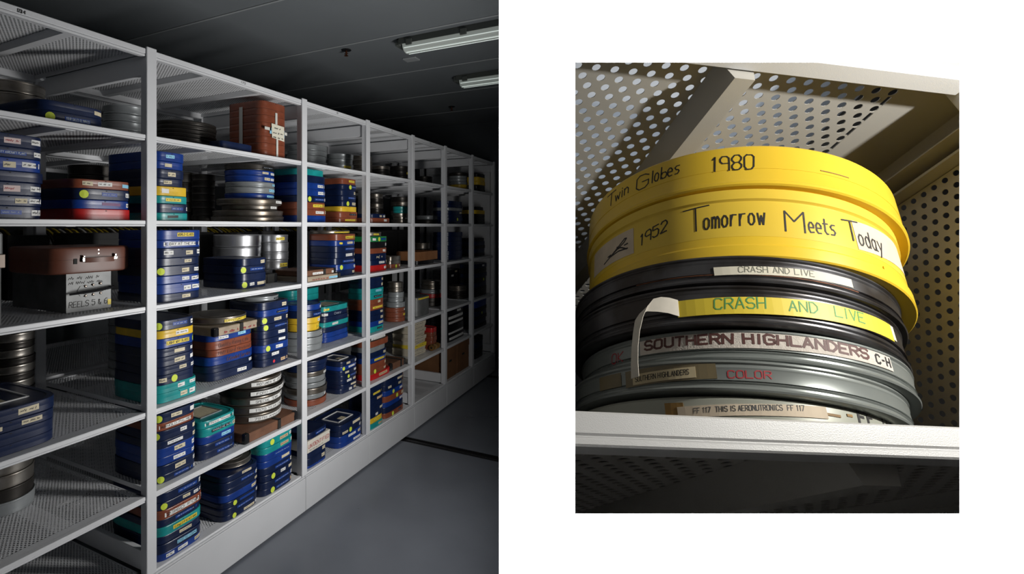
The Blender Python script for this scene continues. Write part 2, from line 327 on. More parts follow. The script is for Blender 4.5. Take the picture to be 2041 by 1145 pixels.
# ------------------------------------------------------------------ shelving row.  local x = along the row, y = into the shelf
DECKZ = {0: 2.348, 1: 2.0, 2: 1.653, 3: 1.304, 4: .876, 5: .536, 6: .2155}
PB = [-.96, 0.0, .96, 1.63, 2.292, 2.923, 3.592, 4.257]
SM = Matrix.Translation((SX, SY, 0)) @ Matrix.Rotation(math.pi / 2, 4, 'Z')
row = tag(empty('mobile_shelving', mtx=SM), 'long row of white perforated steel shelving on a white plinth', 'shelving')
DEP = .84
def brace(s, z, d0, d1, parent, hw=.03, hh=.022):
    ring = lambda d: [(s - hw, d, z), (s - hw * .55, d, z - hh), (s + hw * .55, d, z - hh), (s + hw, d, z)]
    return MB().rings([ring(d0), ring(d1)]).build('brace', M['shelf'], parent)
def shelf(root, a, b, z, lip, d0, d1, name='shelf', braces=True):
    fr = MB()
    fr.box(a, b, d0, d0 + .022, z - lip * .68, z, .002).box(a, b, d0 + .002, d0 + .026, z - lip, z - lip * .72, .0015)
    fr.box(a, b, d0 + .02, d0 + .055, z - .004, z - .001)
    fr.box(a, b, d1 - .03, d1, z - lip, z, .002)
    fr.box(a, a + .006, d0 + .02, d1 - .03, z - .02, z - .001).box(b - .006, b, d0 + .02, d1 - .03, z - .02, z - .001)
    s = fr.build(name, M['shelf'], root)
    mk('perforated_deck', [(a, d0 + .05, z - .002), (b, d0 + .05, z - .002), (b, d1 - .03, z - .002), (a, d1 - .03, z - .002)], [(0, 1, 2, 3)], M['deck'], s)
    if braces:
        for t in (.32, .70): brace(a + (b - a) * t, z - .003, d0 + .03, d1 - .03, s)
    return s
def post(root, s, d0, d1, z1, z0=.012, hw=.0225):
    m = MB().box(s - hw, s + hw, d0, d0 + .012, z0, z1, .002).box(s - hw * .9, s - hw * .78, d0 + .01, d1, z0, z1 - .004).box(s + hw * .78, s + hw * .9, d0 + .01, d1, z0, z1 - .004)
    return m.build('post', M['shelf'], root)
for i in range(7):
    a, b = PB[i] + .0225, PB[i + 1] - .0225
    for k in range(7): shelf(row, a, b, DECKZ[k], .032 if k == 0 else .024, 0, DEP)
    bx('plinth_panel', PB[i] + .001, PB[i + 1] - .001, -.014, 0, .012, .198, M['plinth'], row, .002)
    bx('plinth_edge', PB[i] + .001, PB[i + 1] - .001, -.010, .02, .200, .208, M['plinth'], row, .001)
for i, s in enumerate(PB):
    if i: post(row, s, -.006, .034, 2.356, .2085)
    if i: post(row, s, DEP - .03, DEP, 2.35, .2085)
    bx('cross_beam', s - .012, s + .012, .036, DEP - .03, 2.246, 2.322, M['shelf'], row, .002)
    bx('cross_beam', s - .012, s + .012, .036, DEP - .03, .218, .30, M['shelf'], row, .002)
bx('end_panel', PB[-1] + .024, PB[-1] + .04, 0, DEP, .21, 2.34, M['shelf'], row, .002)
rear = tag(empty('rear_shelving', mtx=SM), 'second white shelving row standing back to back behind the first', 'shelving')
for i in range(7):
    a, b = PB[i] + .0225, PB[i + 1] - .0225
    for k in range(7): shelf(rear, a, b, DECKZ[k], .032 if k == 0 else .024, DEP + .05, DEP + .85, 'shelf', k < 3)
for s in PB: post(rear, s, DEP + .05, DEP + .09, 2.35); post(rear, s, DEP + .81, DEP + .85, 2.35)
# shelf numbers on the top edge
flat = lambda u, z, off: (u, -.0012 - off, z)
lettering('173:4', -0.482, -0.458, 2.329, .011, flat, M['greyink'], row, .0002, name='shelf_number', wd=.0022)
lettering('173', 0.484, 0.514, 2.330, .010, flat, M['greyink'], row, .0002, name='shelf_number')
for s in (1.27, 1.95, 2.6, 3.25): lettering('173', s, s + .016, 2.330, .010, flat, M['greyink'], row, .0002, name='shelf_number')

# ------------------------------------------------------------------ film cases and cans
ROWW = {1: 'top', 2: 'second', 3: 'third', 4: 'fourth', 5: 'fifth', 6: 'bottom'}
BAYW = {1: 'nearest', 2: 'second', 3: 'third', 4: 'fourth', 5: 'fifth', 6: 'sixth', 7: 'farthest'}
ORD = ['second', 'third', 'fourth', 'fifth', 'sixth', 'seventh', 'eighth', 'ninth', 'tenth']
import re
TOK = re.compile(r' ([A-Za-z])(-?[\d.]+)(?:~([\d.]+))?(?:/(.*?))?(?= [A-Za-z]-?[\d.]|$)')
def at(s, d, z): return (SX - d, SY + s, z)
def profile(kind, h):
    """(scale, z) rings of the lower half and of the lid"""
    if kind == 'box':
        return [(.990, 0), (.999, .0016), (.9995, h * .30), (.9995, h * .495)], [(.9995, h * .495), (1, h * .505), (1, h - .0028), (.993, h - .0006), (.90, h), (.88, h - .003), (.70, h - .003)]
    e = min(.004, h * .16)
    return [(.955, .0005), (.985, e * .4), (.99, e), (.972, e * 1.7), (.972, h * .5)], [(.985, h * .36), (.988, h - 2 * e), (1.0, h - e * 1.3), (.995, h - e * .3), (.975, h), (.945, h - e * .9), (.60, h - e * .9), (.58, h - e * .3)]
def container(kind, color, s, d, z, w, dp, h, rz, seed, toks='', top=False, mtx=None):
    t = empty('film_case' if kind == 'box' or color in 'nbtkyrg' else 'film_can', at(s, d, z), math.pi / 2 + rz, mtx)
    o = outline(kind, w, dp, 64 if kind == 'box' else 40); lo, hi = profile(kind, h); m = M['xc'] if color == 'x' and kind == 'round' else M[color]
    MB().rings([[(x * q, y * q, zz) for x, y in o] for q, zz in lo]).build('base', m, t, True)
    MB().rings([[(x * q, y * q, zz) for x, y in o] for q, zz in hi]).build('lid', m, t, True)
    if kind == 'box':
        wp = Wrap(o)
        bx('catch', -.0025, .0025, -dp - .0008, -dp + .004, h * .80, h * .80 + .0028, M['strap'], t)
    wp = Wrap(o); q = w if kind == 'box' else w * 1.05; sh = 0 if kind == 'box' else -.12 * w
    for j, g in enumerate(TOK.finditer(toks)):
        ty, fr, wd, tx = g.group(1), float(g.group(2)), float(g.group(3) or .3), g.group(4)
        u = fr * q + sh; hw = wd * q / 2; sd = seed * 17 + j; rr = random.Random(sd)
        if kind == 'box' and u + hw > q * 1.02 and ty not in 'gR': u = q * 1.02 - hw
        if ty in 'gR': dot('dot_sticker', wp, u, h * .47, min(h * .44, .0155) if ty == 'g' else h * .22, M['lime' if ty == 'g' else 'reddot'], t); continue
        if ty == 'T':
            if tx: lettering(tx, u - hw, u + hw, h * .26, h * .42, wp, M['brownink' if color != 'n' else 'whiteink'], t, .0012, jitter=.25, name='handwriting', seed=sd)
            else: scribble(u - hw, u + hw, h * .2, h * .5, wp, M['c'], t, sd)
            continue
        mm = M[{'k': 'K', 'y': 'Y'}.get(ty, ty)]; hh = {'d': .34, 'k': .34, 'P': .36, 'y': .40, 'L': .40}.get(ty, .44) * h * rr.uniform(.88, 1.08)
        zc = h * rr.uniform(.45, .55); sk = rr.uniform(-.05, .05) * h
        lab = patch('label', wp, u - hw, u + hw, zc - hh / 2, zc + hh / 2, mm, t, seg=max(3, int(hw * 70)), skew=sk)
        ink = M[{'d': 'whiteink', 'k': 'whiteink', 'P': 'whiteink', 'p': 'redink'}.get(ty, 'ink')]
        if tx: lettering(tx, u - hw * .92, u + hw * .92, zc - hh * .28, hh * .60, wp, ink, lab, .0013, jitter=.15 if ty not in 'dk' else 0, name='lettering', seed=sd, wd=hh * .09)
        elif hw > .009 and rr.random() < .9: scribble(u - hw * .85, u + hw * .8, zc - hh * .2, hh * .42, wp, M['greyink'] if ink is M['ink'] else ink, lab, sd)
    if top:
        fx, fy = w * .58, dp * .55; z1 = h - .003
        fr = MB()
        for x0, x1, y0, y1 in ((-fx, fx, -fy, -fy + .006), (-fx, fx, fy - .006, fy), (-fx, -fx + .006, -fy, fy), (fx - .006, fx, -fy, fy)): fr.box(x0, x1, y0, y1, z1, z1 + .004)
        fr.build('label_frame', M['w'] if color == 'n' else M['G'], t)
        bx('card', -fx * (.95 if color == 't' else .3), fx * (.95 if color == 't' else .3), -fy * .9, fy * (.9 if color == 't' else -.2), z1, z1 + .001, M['c'], t)
        for cx in (-1, 1):
            for cy in (-1, 1): MB().rings([[(cx * w * .80 + r * math.cos(k * .785), cy * dp * .80 + r * math.sin(k * .785), zz) for k in range(8)] for r, zz in ((.008, h - .003), (.006, h + .0004))]).build('stud', m, t)
    return t
def kindword(kind, c):
    return COLNAME[c] + (' plastic film case' if kind == 'box' and c != 's' else ' film tin' if c == 's' and kind == 'box' else ' metal film can' if c in 'sSGx' else ' round plastic film case')
STACKS = [
 ('round', 1, 1, 'far left', -0.244, 0.532, 0.112, 0.112, 0.212, ['s', 's', 's', 's']),
 ('box', 1, 1, 'middle', -0.268, 0.24, 0.13, 0.18, 0.079, ['n c.72', 'n g-.62 d.1~.7/YOUR SALES OLYMPICS']),
 ('round', 1, 1, 'right', 0.193, 0.456, 0.096, 0.096, 0.196, ['G', 'G', 'G', 'G', 'G']),
 ('box', 2, 1, 'left', -0.493, 0.18, 0.122, 0.15, 0.282, ['n p.1~.4 w.72', 'n d.1~.7/CITY AIRCRAFT PLANT w.8', 'b c.05~.3 w.6~.5', 'n', 'n p.1~.4 w.75~.4', 'n c.3 w.7~.4', 'n d.1~.5 w.8~.4']),
 ('box', 2, 1, 'right', -0.156, 0.2, 0.123, 0.15, 0.154, ['k c-.55 w-.02~.45 L.7~.3', 'n g-.68 d.1~.5 w.8', 'b P.2~.6 w.9', 'r']),
 ('round', 2, 1, 'back', 0.145, 0.63, 0.11, 0.11, 0.267, ['x', 'x', 'x', 'x', 'x', 'x']),
 ('box', 4, 1, 'front', -0.478, 0.23, 0.159, 0.19, 0.153, ['n^ c.3~.4', 'n c.4~.4 c-.3', 'n c-.4 ', 'n']),
 ('round', 4, 1, 'back', -0.208, 0.637, 0.087, 0.087, 0.332, ['x', 's', 'x', 's', 'x', 's', 'x', 's', 'x', 's']),
 ('round', 5, 1, 'left', -0.333, 0.439, 0.109, 0.109, 0.203, ['s', 's', 'x', 'G']),
 ('round', 1, 2, 'left', 0.405, 0.307, 0.152, 0.152, 0.137, ['x', 'x', 'x', 'x', 'x', 'x', 'x']),
 ('box', 1, 2, 'middle', 0.502, 0.09, 0.106, 0.05, 0.043, ['n']),
 ('box', 1, 2, 'right', 0.774, 0.175, 0.101, 0.135, 0.297, ['k', 'k', 'k', 'k', 'k', 'k', 'k', 'k']),
 ('box', 2, 2, 'left front', 0.118, 0.2, 0.085, 0.17, 0.294, ['b L-.1~.5', 'b c-.15~.4', 'n c0~.45', 'n c-.15~.45', 'y@1.12 w-.4~.35', 't@1.12 y0~.8', 'n@1.12 d.2~.6 w.9', 't@1.12 k-.05~.55']),
 ('round', 2, 2, 'middle', 0.8, 0.268, 0.198, 0.198, 0.318, ['x.68 k.2~.6', 'b.68 c0~.3 w.5~.4', 'b.68 c.1~.3 w.45', 'G.68 L.55~.3', 'G.68 L.45~.5', 'b.68 L.4~.6', 's.9 w.5~.5', 's.77 w.3~.4', 's.97', 's1.0']),
 ('round', 2, 2, 'back left', 0.744, 0.565, 0.065, 0.065, 0.277, ['x', 'x', 'x', 'x', 'x', 'x', 'x']),
 ('round', 2, 2, 'far back', 0.703, 0.669, 0.049, 0.049, 0.288, ['s', 's', 's', 's', 's']),
 ('box', 3, 2, 'left front', 0.174, 0.185, 0.124, 0.15, 0.309, ['b y.15~.7/WORLD CLASS', 'b w.05~1.5/K DAY AT THE FAIR', 'n w-.55~.35 c.3 w.8', 'n c.3', 'n g-.75 c.2~.3 w.75~.35', 'b w.2 w.65~.4', 'b w.25 w.65~.4', 'n c.2~.35']),
 ('box', 3, 2, 'middle front', 0.68, 0.25, 0.109, 0.15, 0.157, ['n c.5~.3', 'n g-.65 d.3~1.1', 'n', 'n g-.65 w-.2 c.4~.5 c.9']),
 ('round', 3, 2, 'back left', 0.952, 0.513, 0.143, 0.143, 0.276, ['S', 'S', 'S y-.3~.7', 'S']),
 ('round', 3, 2, 'back right', 1.206, 0.453, 0.093, 0.093, 0.272, ['S y-.2~.6', 'S', 'S', 'S y.1~.7', 'S y.1~.7']),
 ('box', 4, 2, 'left', 0.15, 0.19, 0.105, 0.16, 0.352, ['n g-.85 d.1~.7 w.8', 'y w.2~.6', 'b y0~1.1/LIGHT WAY GLASS g.9', 'n c.1~.5 w.8', 'n c.1~.5 w.9~.4', 'n c.2~.35 w.9~.4', 'n c-.7~.3 g-.2', 't@1.1 w.1 w.7~.45', 't@1.1 c.2~.3 w.6']),
 ('box', 4, 2, 'middle', 0.528, 0.23, 0.148, 0.14, 0.225, ['b w-.45~.4 L.35~.35 g.95', 'k T0~1.3/Quality Riding Life', 'k T0~1.4/MVP Ford Revised', 'b@1.06 T.2~1/Extended Service', 'n@1.06 w.8~.25', 'n@1.06 w.3~.4']),
 ('box', 4, 2, 'right', 0.805, 0.19, 0.123, 0.13, 0.344, ['n c.5~.3', 'b k.4~.9', 'n g-.68 c.1~.45 c.8', 'n g-.68 d.3~.9', 'n w.3~.45', 'n w.3~.45', 'b g-.55 w.15~.45', 'n w-.1~.45', 'n R-.2 o.6~.7']),
 ('box', 5, 2, 'left', 0.156, 0.19, 0.109, 0.16, 0.298, ['n g-.85 c-.1~.5 w.75~.4', 'k w.05~1.7/ARNOLD PALMER I', 'n g-.95 w.2 c.8', 'n w-.2~.7 c.8', 'b c.05~.5 w.8', 'b w.05~.55 w.8', 'n c.05~.5 w.85', 'n g-.8 d.2~.9 w.9']),
 ('box', 5, 2, 'middle', 0.404, 0.18, 0.116, 0.13, 0.182, ['t^ w0~1.5/SERVICE TRAINING', 't k.1~1.2/MAGAZINE BUILD c.8', 'b L.3~.5', 'n d.2~.9', 'n d.3~.9']),
 ('box', 6, 2, 'left', 0.161, 0.182, 0.125, 0.17, 0.287, ['n d.2~.8 w.9', 'n g-.7 c.15~.3 w.7~.5', 'k w.1~1.6/2360 FORD', 'n d.2~.9', 't y.1~1/Simplification', 'n c.15~.5', 'n L.2~.8/DESIGN', 'b w-.5~.3 w.0~.4 c.7~.4']),
 ('box', 6, 2, 'middle', 0.507, 0.135, 0.122, 0.13, 0.214, ['n c.2~.5', 'n d.3~.8 w.95', 'n c.8', 'b c.7~.4', 'n g-.45 d.2~.8 w.95', 'n d.1~.9', 'n g-.45 c.35~.6 w.95']),
 ('box', 6, 2, 'right', 0.772, 0.137, 0.129, 0.125, 0.291, ['t g-.4 o.3~.5 w.8', 't o.3~.5 w.9', 'b d.2~1', 'b c.4~.5', 'n d.2~.9 w.9', 'n g-.4 w.2 c.7', 'n d.2~1 w.95', 'n g-.4 d.2~.8 o.9~.3']),
 ('round', 1, 3, 'left', 1.499, 0.417, 0.137, 0.137, 0.184, ['G', 'G', 'G', 'G', 'G y.1~.5']),
 ('round', 1, 3, 'middle', 1.747, 0.318, 0.098, 0.098, 0.151, ['G', 'G', 'G y-.2~.6', 'G']),
 ('round', 1, 3, 'right', 2.14, 0.384, 0.084, 0.084, 0.188, ['s', 's', 's', 's', 's']),
 ('box', 2, 3, 'left', 1.126, 0.18, 0.132, 0.13, 0.318, ['t@.92', 'n', 'b w.5~.6', 'b w.5~.6', 'n g-.4 d.4~.9 w.95', 'k y.4~1.1', 'k w.3~.6 c.9', 'b']),
 ('box', 2, 3, 'right', 1.493, 0.15, 0.102, 0.1, 0.293, ['k@.9 y.4~1.1', 'n@.9 g.0 d.5~.6', 'n@.9 c.7', 'n@.9 d.3~1', 'n@.9 g-.3 c.5~.5', 'y', 'k@1.12 k.3~.7', 'k@1.12 y.2~1.3']),
 ('box', 3, 3, 'right', 1.471, 0.18, 0.127, 0.12, 0.276, ['k y.3~.9/Demonstration', 'b y-.5~.25 c.3~.5 c.9', 'n d.3~.9', 'n w.2~.6 c.9', 'n d.3~1.2 c.98', 'b g-.55 w.8~.4', 'n c.8~.5']),
 ('box', 4, 3, 'right', 1.453, 0.23, 0.145, 0.11, 0.233, ['t^ y-.75~.3', 'n w-.85~.3 T0~.5/Copy', 'n', 't@1.06 w-.2~.4', 'n', 'b', 'b']),
 ('round', 4, 3, 'left', 1.163, 0.193, 0.133, 0.133, 0.28, ['b.9 w.6', 'n.92 d.3~.8', 'y.86 w.4', 'y.82 y.4', 'G.97 w.5/BALL PARK', 'G1.03', 'G.98']),
 ('round', 5, 3, 'left', 1.208, 0.196, 0.136, 0.136, 0.275, ['n1.02', 'n1', 's.98 w.4', 'G.92', 'G.93', 's1.0', 'G.94 w.5', 'k.97']),
 ('box', 5, 3, 'right', 1.494, 0.17, 0.104, 0.12, 0.209, ['n^ c-.2~.4 w.7', 'b g-.65 w.2~.7 w.9', 'n c-.3~.4 w.6', 'n g-.2 d.3~.6 c.9', 'n w-.1~.5 c.5', 'n c.3~.6', 'n w.1 c.7~.5']),
 ('box', 6, 3, 'right', 1.456, 0.13, 0.142, 0.12, 0.148, ['n^@1.05 c.3~.6', 'n g-.1 c-.5~.4 w.8', 'b w.0~.6 c.7~.4', 'b w.4~.6']),
 ('round', 1, 4, 'left', 2.428, 0.385, 0.085, 0.085, 0.137, ['s', 'x', 'x', 's', 'x']),
 ('round', 1, 4, 'right', 2.789, 0.396, 0.096, 0.096, 0.174, ['x', 'x y0~.4', 'x', 'x']),
 ('box', 2, 4, 'left', 1.906, 0.15, 0.139, 0.1, 0.068, ['n@.75 c.1 w.6', 'k w.3']),
 ('round', 2, 4, 'back', 2.483, 0.467, 0.067, 0.067, 0.257, ['s', 'x', 's', 'x', 's', 'x']),
 ('round', 2, 4, 'back right', 2.884, 0.436, 0.096, 0.096, 0.249, ['x', 's', 'x', 's', 'x', 's']),
 ('round', 2, 4, 'front right', 2.378, 0.162, 0.062, 0.062, 0.139, ['t', 't', 's', 's w0~.5', 's']),
 ('box', 3, 4, 'left', 1.87, 0.15, 0.129, 0.1, 0.253, ['g w-.6 g-.1 d.5~.8', 'x w.8', 'k w.5', 'n T0~.7', 'n w.2~.6 c.9', 'r w.75~.5']),
 ('box', 3, 4, 'right', 2.174, 0.16, 0.086, 0.08, 0.093, ['s', 's', 'k g-.1 c.6']),
 ('box', 4, 4, 'left', 1.822, 0.14, 0.11, 0.1, 0.39, ['n c.7', 'n c.7', 't L.1~.7', 't k.2~1.2', 'k c.2', 'k y.2~1.5', 'n c.5', 'n c.5', 'b c.4~.6', 't k.4~.9']),
 ('round', 4, 4, 'right', 2.256, 0.144, 0.084, 0.084, 0.309, ['s.75', 's.75', 'G.8', 'G.8', 'G.95', 'k w.5~.6', 'k y.4~.8', 'k']),
 ('box', 5, 4, 'left', 1.858, 0.14, 0.146, 0.1, 0.311, ['s@.9 w0~1.4', 'k', 'G@.85', 'n@.9 c.6', 'b@.9 y.2~1.2', 'k@.9 c.8', 'k@.9 g-.4 c.7', 'r@1.1 o.2~.7']),
 ('box', 6, 4, 'left', 1.766, 0.11, 0.101, 0.1, 0.291, ['n', 'n y.2~1.2', 'n o.3~.6 w.9', 'n', 'n c.5 w.9', 'n w0', 'y y.3~1.2', 't o.5~.6']),
 ('box', 6, 4, 'right', 2.051, 0.12, 0.153, 0.1, 0.278, ['n@.95 c.5~.6', 'n@.95 c-.5 c.5', 'b@.95 g-.2 w.6', 'k g.1 c.7', 'b w.6', 'n', 'k g-.3 k.4']),
 ('round', 1, 5, 'left', 3.257, 0.39, 0.09, 0.09, 0.122, ['x', 'x', 'x']),
 ('round', 2, 5, 'left', 3.157, 0.307, 0.107, 0.107, 0.081, ['G', 'x']),
 ('round', 3, 5, 'left', 3.109, 0.334, 0.084, 0.084, 0.166, ['s', 'x', 'G']),
 ('round', 4, 5, 'right', 3.141, 0.251, 0.111, 0.111, 0.236, ['s.85', 's.9', 'G.95', 'r1', 'x1', 'x1']),
 ('box', 5, 5, 'right', 2.834, 0.16, 0.057, 0.1, 0.194, ['r', 'k', 'k', 'k', 'k']),
 ('round', 1, 6, 'left', 3.687, 0.199, 0.099, 0.099, 0.187, ['x', 'G', 'G', 'G', 'y', 'y']),
 ('box', 2, 6, 'left', 3.383, 0.18, 0.177, 0.1, 0.224, ['n', 'n', 'G', 'n c.5', 'n', 'n g.0', 'n']),
 ('box', 3, 6, 'left', 3.383, 0.18, 0.177, 0.1, 0.271, ['n', 'n', 'n', 'n', 'n', 'n']),
 ('round', 4, 6, 'left', 3.709, 0.217, 0.097, 0.097, 0.133, ['s', 's', 'x', 'x', 'x']),
 ('box', 4, 6, 'back', 3.841, 0.4, 0.186, 0.1, 0.288, ['x c.2', 'x w-.3', 'x', 'x', 'x', 'x', 'x']),
 ('box', 5, 6, 'left', 3.32, 0.16, 0.24, 0.1, 0.297, ['x w.3~.4', 'x w0~1.5', 'x w0~1.5', 'x', 'x w0~1.5', 'x w0~1.5']),
 ('box', 1, 7, 'left', 4.101, 0.18, 0.124, 0.1, 0.211, ['x', 'y', 'y', 'x', 'x']),
 ('box', 2, 7, 'left', 4.055, 0.18, 0.17, 0.1, 0.19, ['x@.8', 'y', 'x', 'x', 'x']),
 ('box', 3, 7, 'left', 4.055, 0.18, 0.17, 0.1, 0.2, ['x@.9', 'n', 'x', 'n', 'x']),
 ('box', 4, 7, 'left', 4.022, 0.16, 0.203, 0.1, 0.349, ['n w.2', 'x', 'n', 'x g.3', 'n', 'x', 'x']),
 ('box', 5, 7, 'left', 4.022, 0.16, 0.203, 0.1, 0.311, ['b', 'b', 'x', 'n g0', 'x', 'n', 'x']),
 ('box', 6, 7, 'left', 3.964, 0.16, 0.131, 0.1, 0.221, ['x', 'n', 'x', 'x']),
]
seed = 0; TOPZ = {}
for kind, rw, bay, pos, s, d, w, dp, H, items in STACKS:
    parsed = []
    for it in items:
        g = re.match(r'^([A-Za-z])(\^)?(?:@?(\d*\.?\d+))?', it); parsed.append((g.group(1), bool(g.group(2)), float(g.group(3) or 1), it[g.end():]))
    n = len(parsed); wt = [1.0 + .10 * math.sin(3.1 * i + s * 9) for i in range(n)]; tw = sum(wt); z = DECKZ[rw] + H
    for i, (c, top, sc, tk) in enumerate(parsed):
        seed += 1; rr = random.Random(seed); h = H * wt[i] / tw; z -= h; zz = max(z, DECKZ[rw] + .0005) if i == n - 1 else z
        js, jd = (rr.uniform(-.003, .003), rr.uniform(-.003, .004)); jr = rr.uniform(-.02, .02)
        if (rw, bay, pos) == (1, 2, 'right'): js = jd = jr = 0.0
        if kind == 'box': ww, dd = w * sc, dp * (sc if sc < 1 else 1); ds = (sc - 1) * w if sc != 1 and pos.startswith('left') else 0
        else: ww = dd = w * sc; ds = 0
        dy = d + (dd - dp) * (1 if kind == 'box' else .2)
        k = container(kind, c, s + js + ds, dy + jd, zz + .0002, ww, dd, h - .0006, jr, seed, tk, top)
        pw = 'topmost' if i == 0 else 'lowest' if i == n - 1 else ORD[i - 1] + ' from top'
        if n == 1: pw = 'alone'
        tag(k, f"{kindword(kind, c)}, {pw}, {pos} stack, {ROWW[rw]} shelf, {BAYW[bay]} bay", 'film case' if k.name.startswith('film_case') else 'film can', 'film cases and cans on the shelving')
    TOPZ[(rw, bay, pos)] = DECKZ[rw] + H
def single(kind, c, s, d, z, w, dp, h, rz, label, tk='', top=False):
    global seed; seed += 1
    k = container(kind, c, s, d, z + .0003, w, dp, h, rz, seed, tk, top)
    return tag(k, label, 'film case' if k.name.startswith('film_case') else 'film can', 'film cases and cans on the shelving')

# ---- cans and cases that lie on other stacks
z = TOPZ[(4, 2, 'middle')]
def fibre(name, s0, s1, d0, dp, z, h, m, label, strap=.5, tk=None, rz=0.0):
    w = (s1 - s0) / 2; t = tag(empty('shipping_case', at((s0 + s1) / 2, d0 + dp / 2, z), math.pi / 2 + rz), label, 'shipping case')
    bx('body', -w, w, -dp / 2, dp / 2, 0, h, m, t, .004)
    bx('lid_flap', -w - .0012, w + .0012, -dp / 2 - .0012, dp / 2, h * .62, h + .0012, m, t, .003)
    for sx in (-1, 1):
        for sy in (-1, 1): bx('corner_cap', min(sx * w + sx * .0025, sx * (w - .028)), max(sx * w + sx * .0025, sx * (w - .028)), min(sy * (dp / 2 + .0025), sy * (dp / 2 - .028)), max(sy * (dp / 2 + .0025), sy * (dp / 2 - .028)), -.0001, h + .0026, M['blackmetal'], t, .005)
    sx = w * (strap * 2 - 1)
    MB().box(sx - .011, sx + .011, -dp / 2 - .004, -dp / 2 - .0012, 0, h + .004).box(sx - .011, sx + .011, -dp / 2 - .004, dp / 2, h + .0012, h + .004).build('strap', M['strap'], t)
    wr = lambda u, zz, off: (u, -dp / 2 - .0013 - off, zz)
    for u0, u1, mm, tx in (tk or []):
        if mm == 'ink': scribble(u0 * w, u1 * w, h * .2, h * .32, wr, M['redink'], t, int(u0 * 99) + 7)
        else:
            l = bx('label', u0 * w, u1 * w, -dp / 2 - .0022, -dp / 2 - .0012, h * .18, h * .6, M[mm], t); scribble(u0 * w + .004, u1 * w - .004, h * .25, h * .22, wr, M['greyink'], l, int(u0 * 50) + 3, .0012)
    return t
fibre('f', .365, .672, .055, .29, z, .040, M['fibre_tan'], 'tan fibreboard shipping case with black strap lying on fourth shelf stack', .56, [(-.62, -.02, 'ink', 0), (.2, .75, 'ink', 0)], .03)
single('round', 's', .535, .22, z + .043, .145, .145, .034, 0, 'worn steel film can with yellow tape resting on tan shipping case', ' y.15~1.0/CENTURY OF')
single('round', 'G', .80, .20, TOPZ[(4, 2, 'right')], .115, .115, .026, 0, 'grey metal film can with black tape on the tall blue stack', ' k.45~.5')
single('round', 's', .545, .14, TOPZ[(6, 2, 'middle')], .105, .105, .030, 0, 'rusty film can crowning the middle stack on the bottom shelf')
single('round', 's', 1.46, .19, TOPZ[(3, 3, 'right')], .15, .12, .022, 0, 'steel film can with long yellow tape on third bay stack', ' y.1~1.1/PORTRAIT OF')
single('round', 's', 1.87, .15, TOPZ[(3, 4, 'left')], .11, .09, .03, 0, 'small steel can with yellow tape on the green film case', ' y-.1~.5')
for i in range(8):
    single('box', 't' if i in (7, 6, 0) else 'n', 1.43, .47, DECKZ[4] + i * .041, .16, .11, .0404, .01 * (i % 3 - 1), f"{'teal' if i in (7, 6, 0) else 'navy'} film case, {'lowest' if i == 0 else 'topmost' if i == 7 else ORD[i - 1] + ' from bottom'}, back stack, fourth shelf, third bay")
for i in range(9):
    single('round', 'G', .36, .60, DECKZ[4] + i * .0428, .14, .14, .0422, 0, f"grey film can, {'lowest' if i == 0 else 'topmost' if i == 8 else ORD[i - 1] + ' from bottom'}, back stack, fourth shelf, second bay")
# ---- tape-marked cans on a brown shipping case, fifth shelf
fz = DECKZ[5]
fibre('f', .535, .925, .02, .30, fz + .0004, .047, M['fibre_brown'], 'brown fibreboard shipping case with black corners under the white-taped cans', .62)
cz = fz + .0514; cs_, cd_, cr_ = (0.7691, 0.2183, 0.1683)
TX = ['75TH ANNIVERSARY', '1970 YEAR END TALK', 'SPECIAL TEAM - 1969 YEAR', 'FORD HISTORICAL FILM', 'ROTUNDA RE-OPENING 1953']
HW = ['lowest', 'second lowest', 'middle', 'second highest', 'highest']
for i, tx in enumerate(TX):
    r = cr_ * (.97, .97, .98, 1.04, .97)[i]; hh = .0455
    k = container('round', 's' if i != 3 else 'x', cs_, cd_, cz, r, r, hh - .0006, .02 * i, 900 + i, '')
    wp = Wrap(outline('round', r, r, 36)); sh = -.05 * r
    lab = patch('label', wp, sh - r * .80, sh + r * 1.12, hh * .26, hh * .70, M['w'], k, seg=16, off=.0012)
    lettering(tx, sh - r * .62, sh + r * 1.0, hh * .34, hh * .26, wp, M['ink'], lab, .0019, jitter=.2, wd=.0017)
    tag(k, f'steel film can with handwritten white tape, {HW[i]} of five on fifth shelf', 'film can', 'white-taped film cans'); cz += hh
k = container('round', 's', cs_ + .02, cd_, cz, cr_ * .80, cr_ * .80, .024, 0, 910, ' o.35~1.0'); tag(k, 'flat film can with tan tape on top of the white-taped cans', 'film can')
# ---- white carton among navy cases, bottom shelf third bay
zb = DECKZ[6] + .0003
single('box', 'b', 1.105, .135, zb, .105, .12, .014, 0, 'thin bright blue film case under the white carton stack')
single('box', 'n', 1.105, .135, zb + .0146, .105, .12, .042, 0, 'navy film case with cream label, lower of two under carton', ' c.5')
single('box', 'n', 1.105, .135, zb + .0572, .105, .12, .042, .02, 'navy film case with cream label directly below the white carton', ' c.55')
t = tag(empty('carton', at(1.105, .132, zb + .0998), math.pi / 2 + .01), 'white carton with red handwriting on the bottom shelf', 'carton')
bx('body', -.108, .108, -.125, .11, 0, .068, M['carton'], t, .002); bx('lid_edge', -.109, .109, -.126, .111, .060, .070, M['carton'], t, .001)
wr = lambda u, zz, off: (u, -.125 - off, zz)
lettering('UNIDENTIFIED', -.10, .10, .027, .020, wr, M['redink'], t, .0006, jitter=.3, name='handwriting', wd=.003); scribble(-.09, .05, .008, .009, wr, M['greyink'], t, 5, .0006)
k = single('box', 'n', 1.085, .11, zb + .175, .105, .115, .036, .05, 'navy film case tilted on top of the white carton', ' d.2~1.0'); k.rotation_euler[0] = -.05

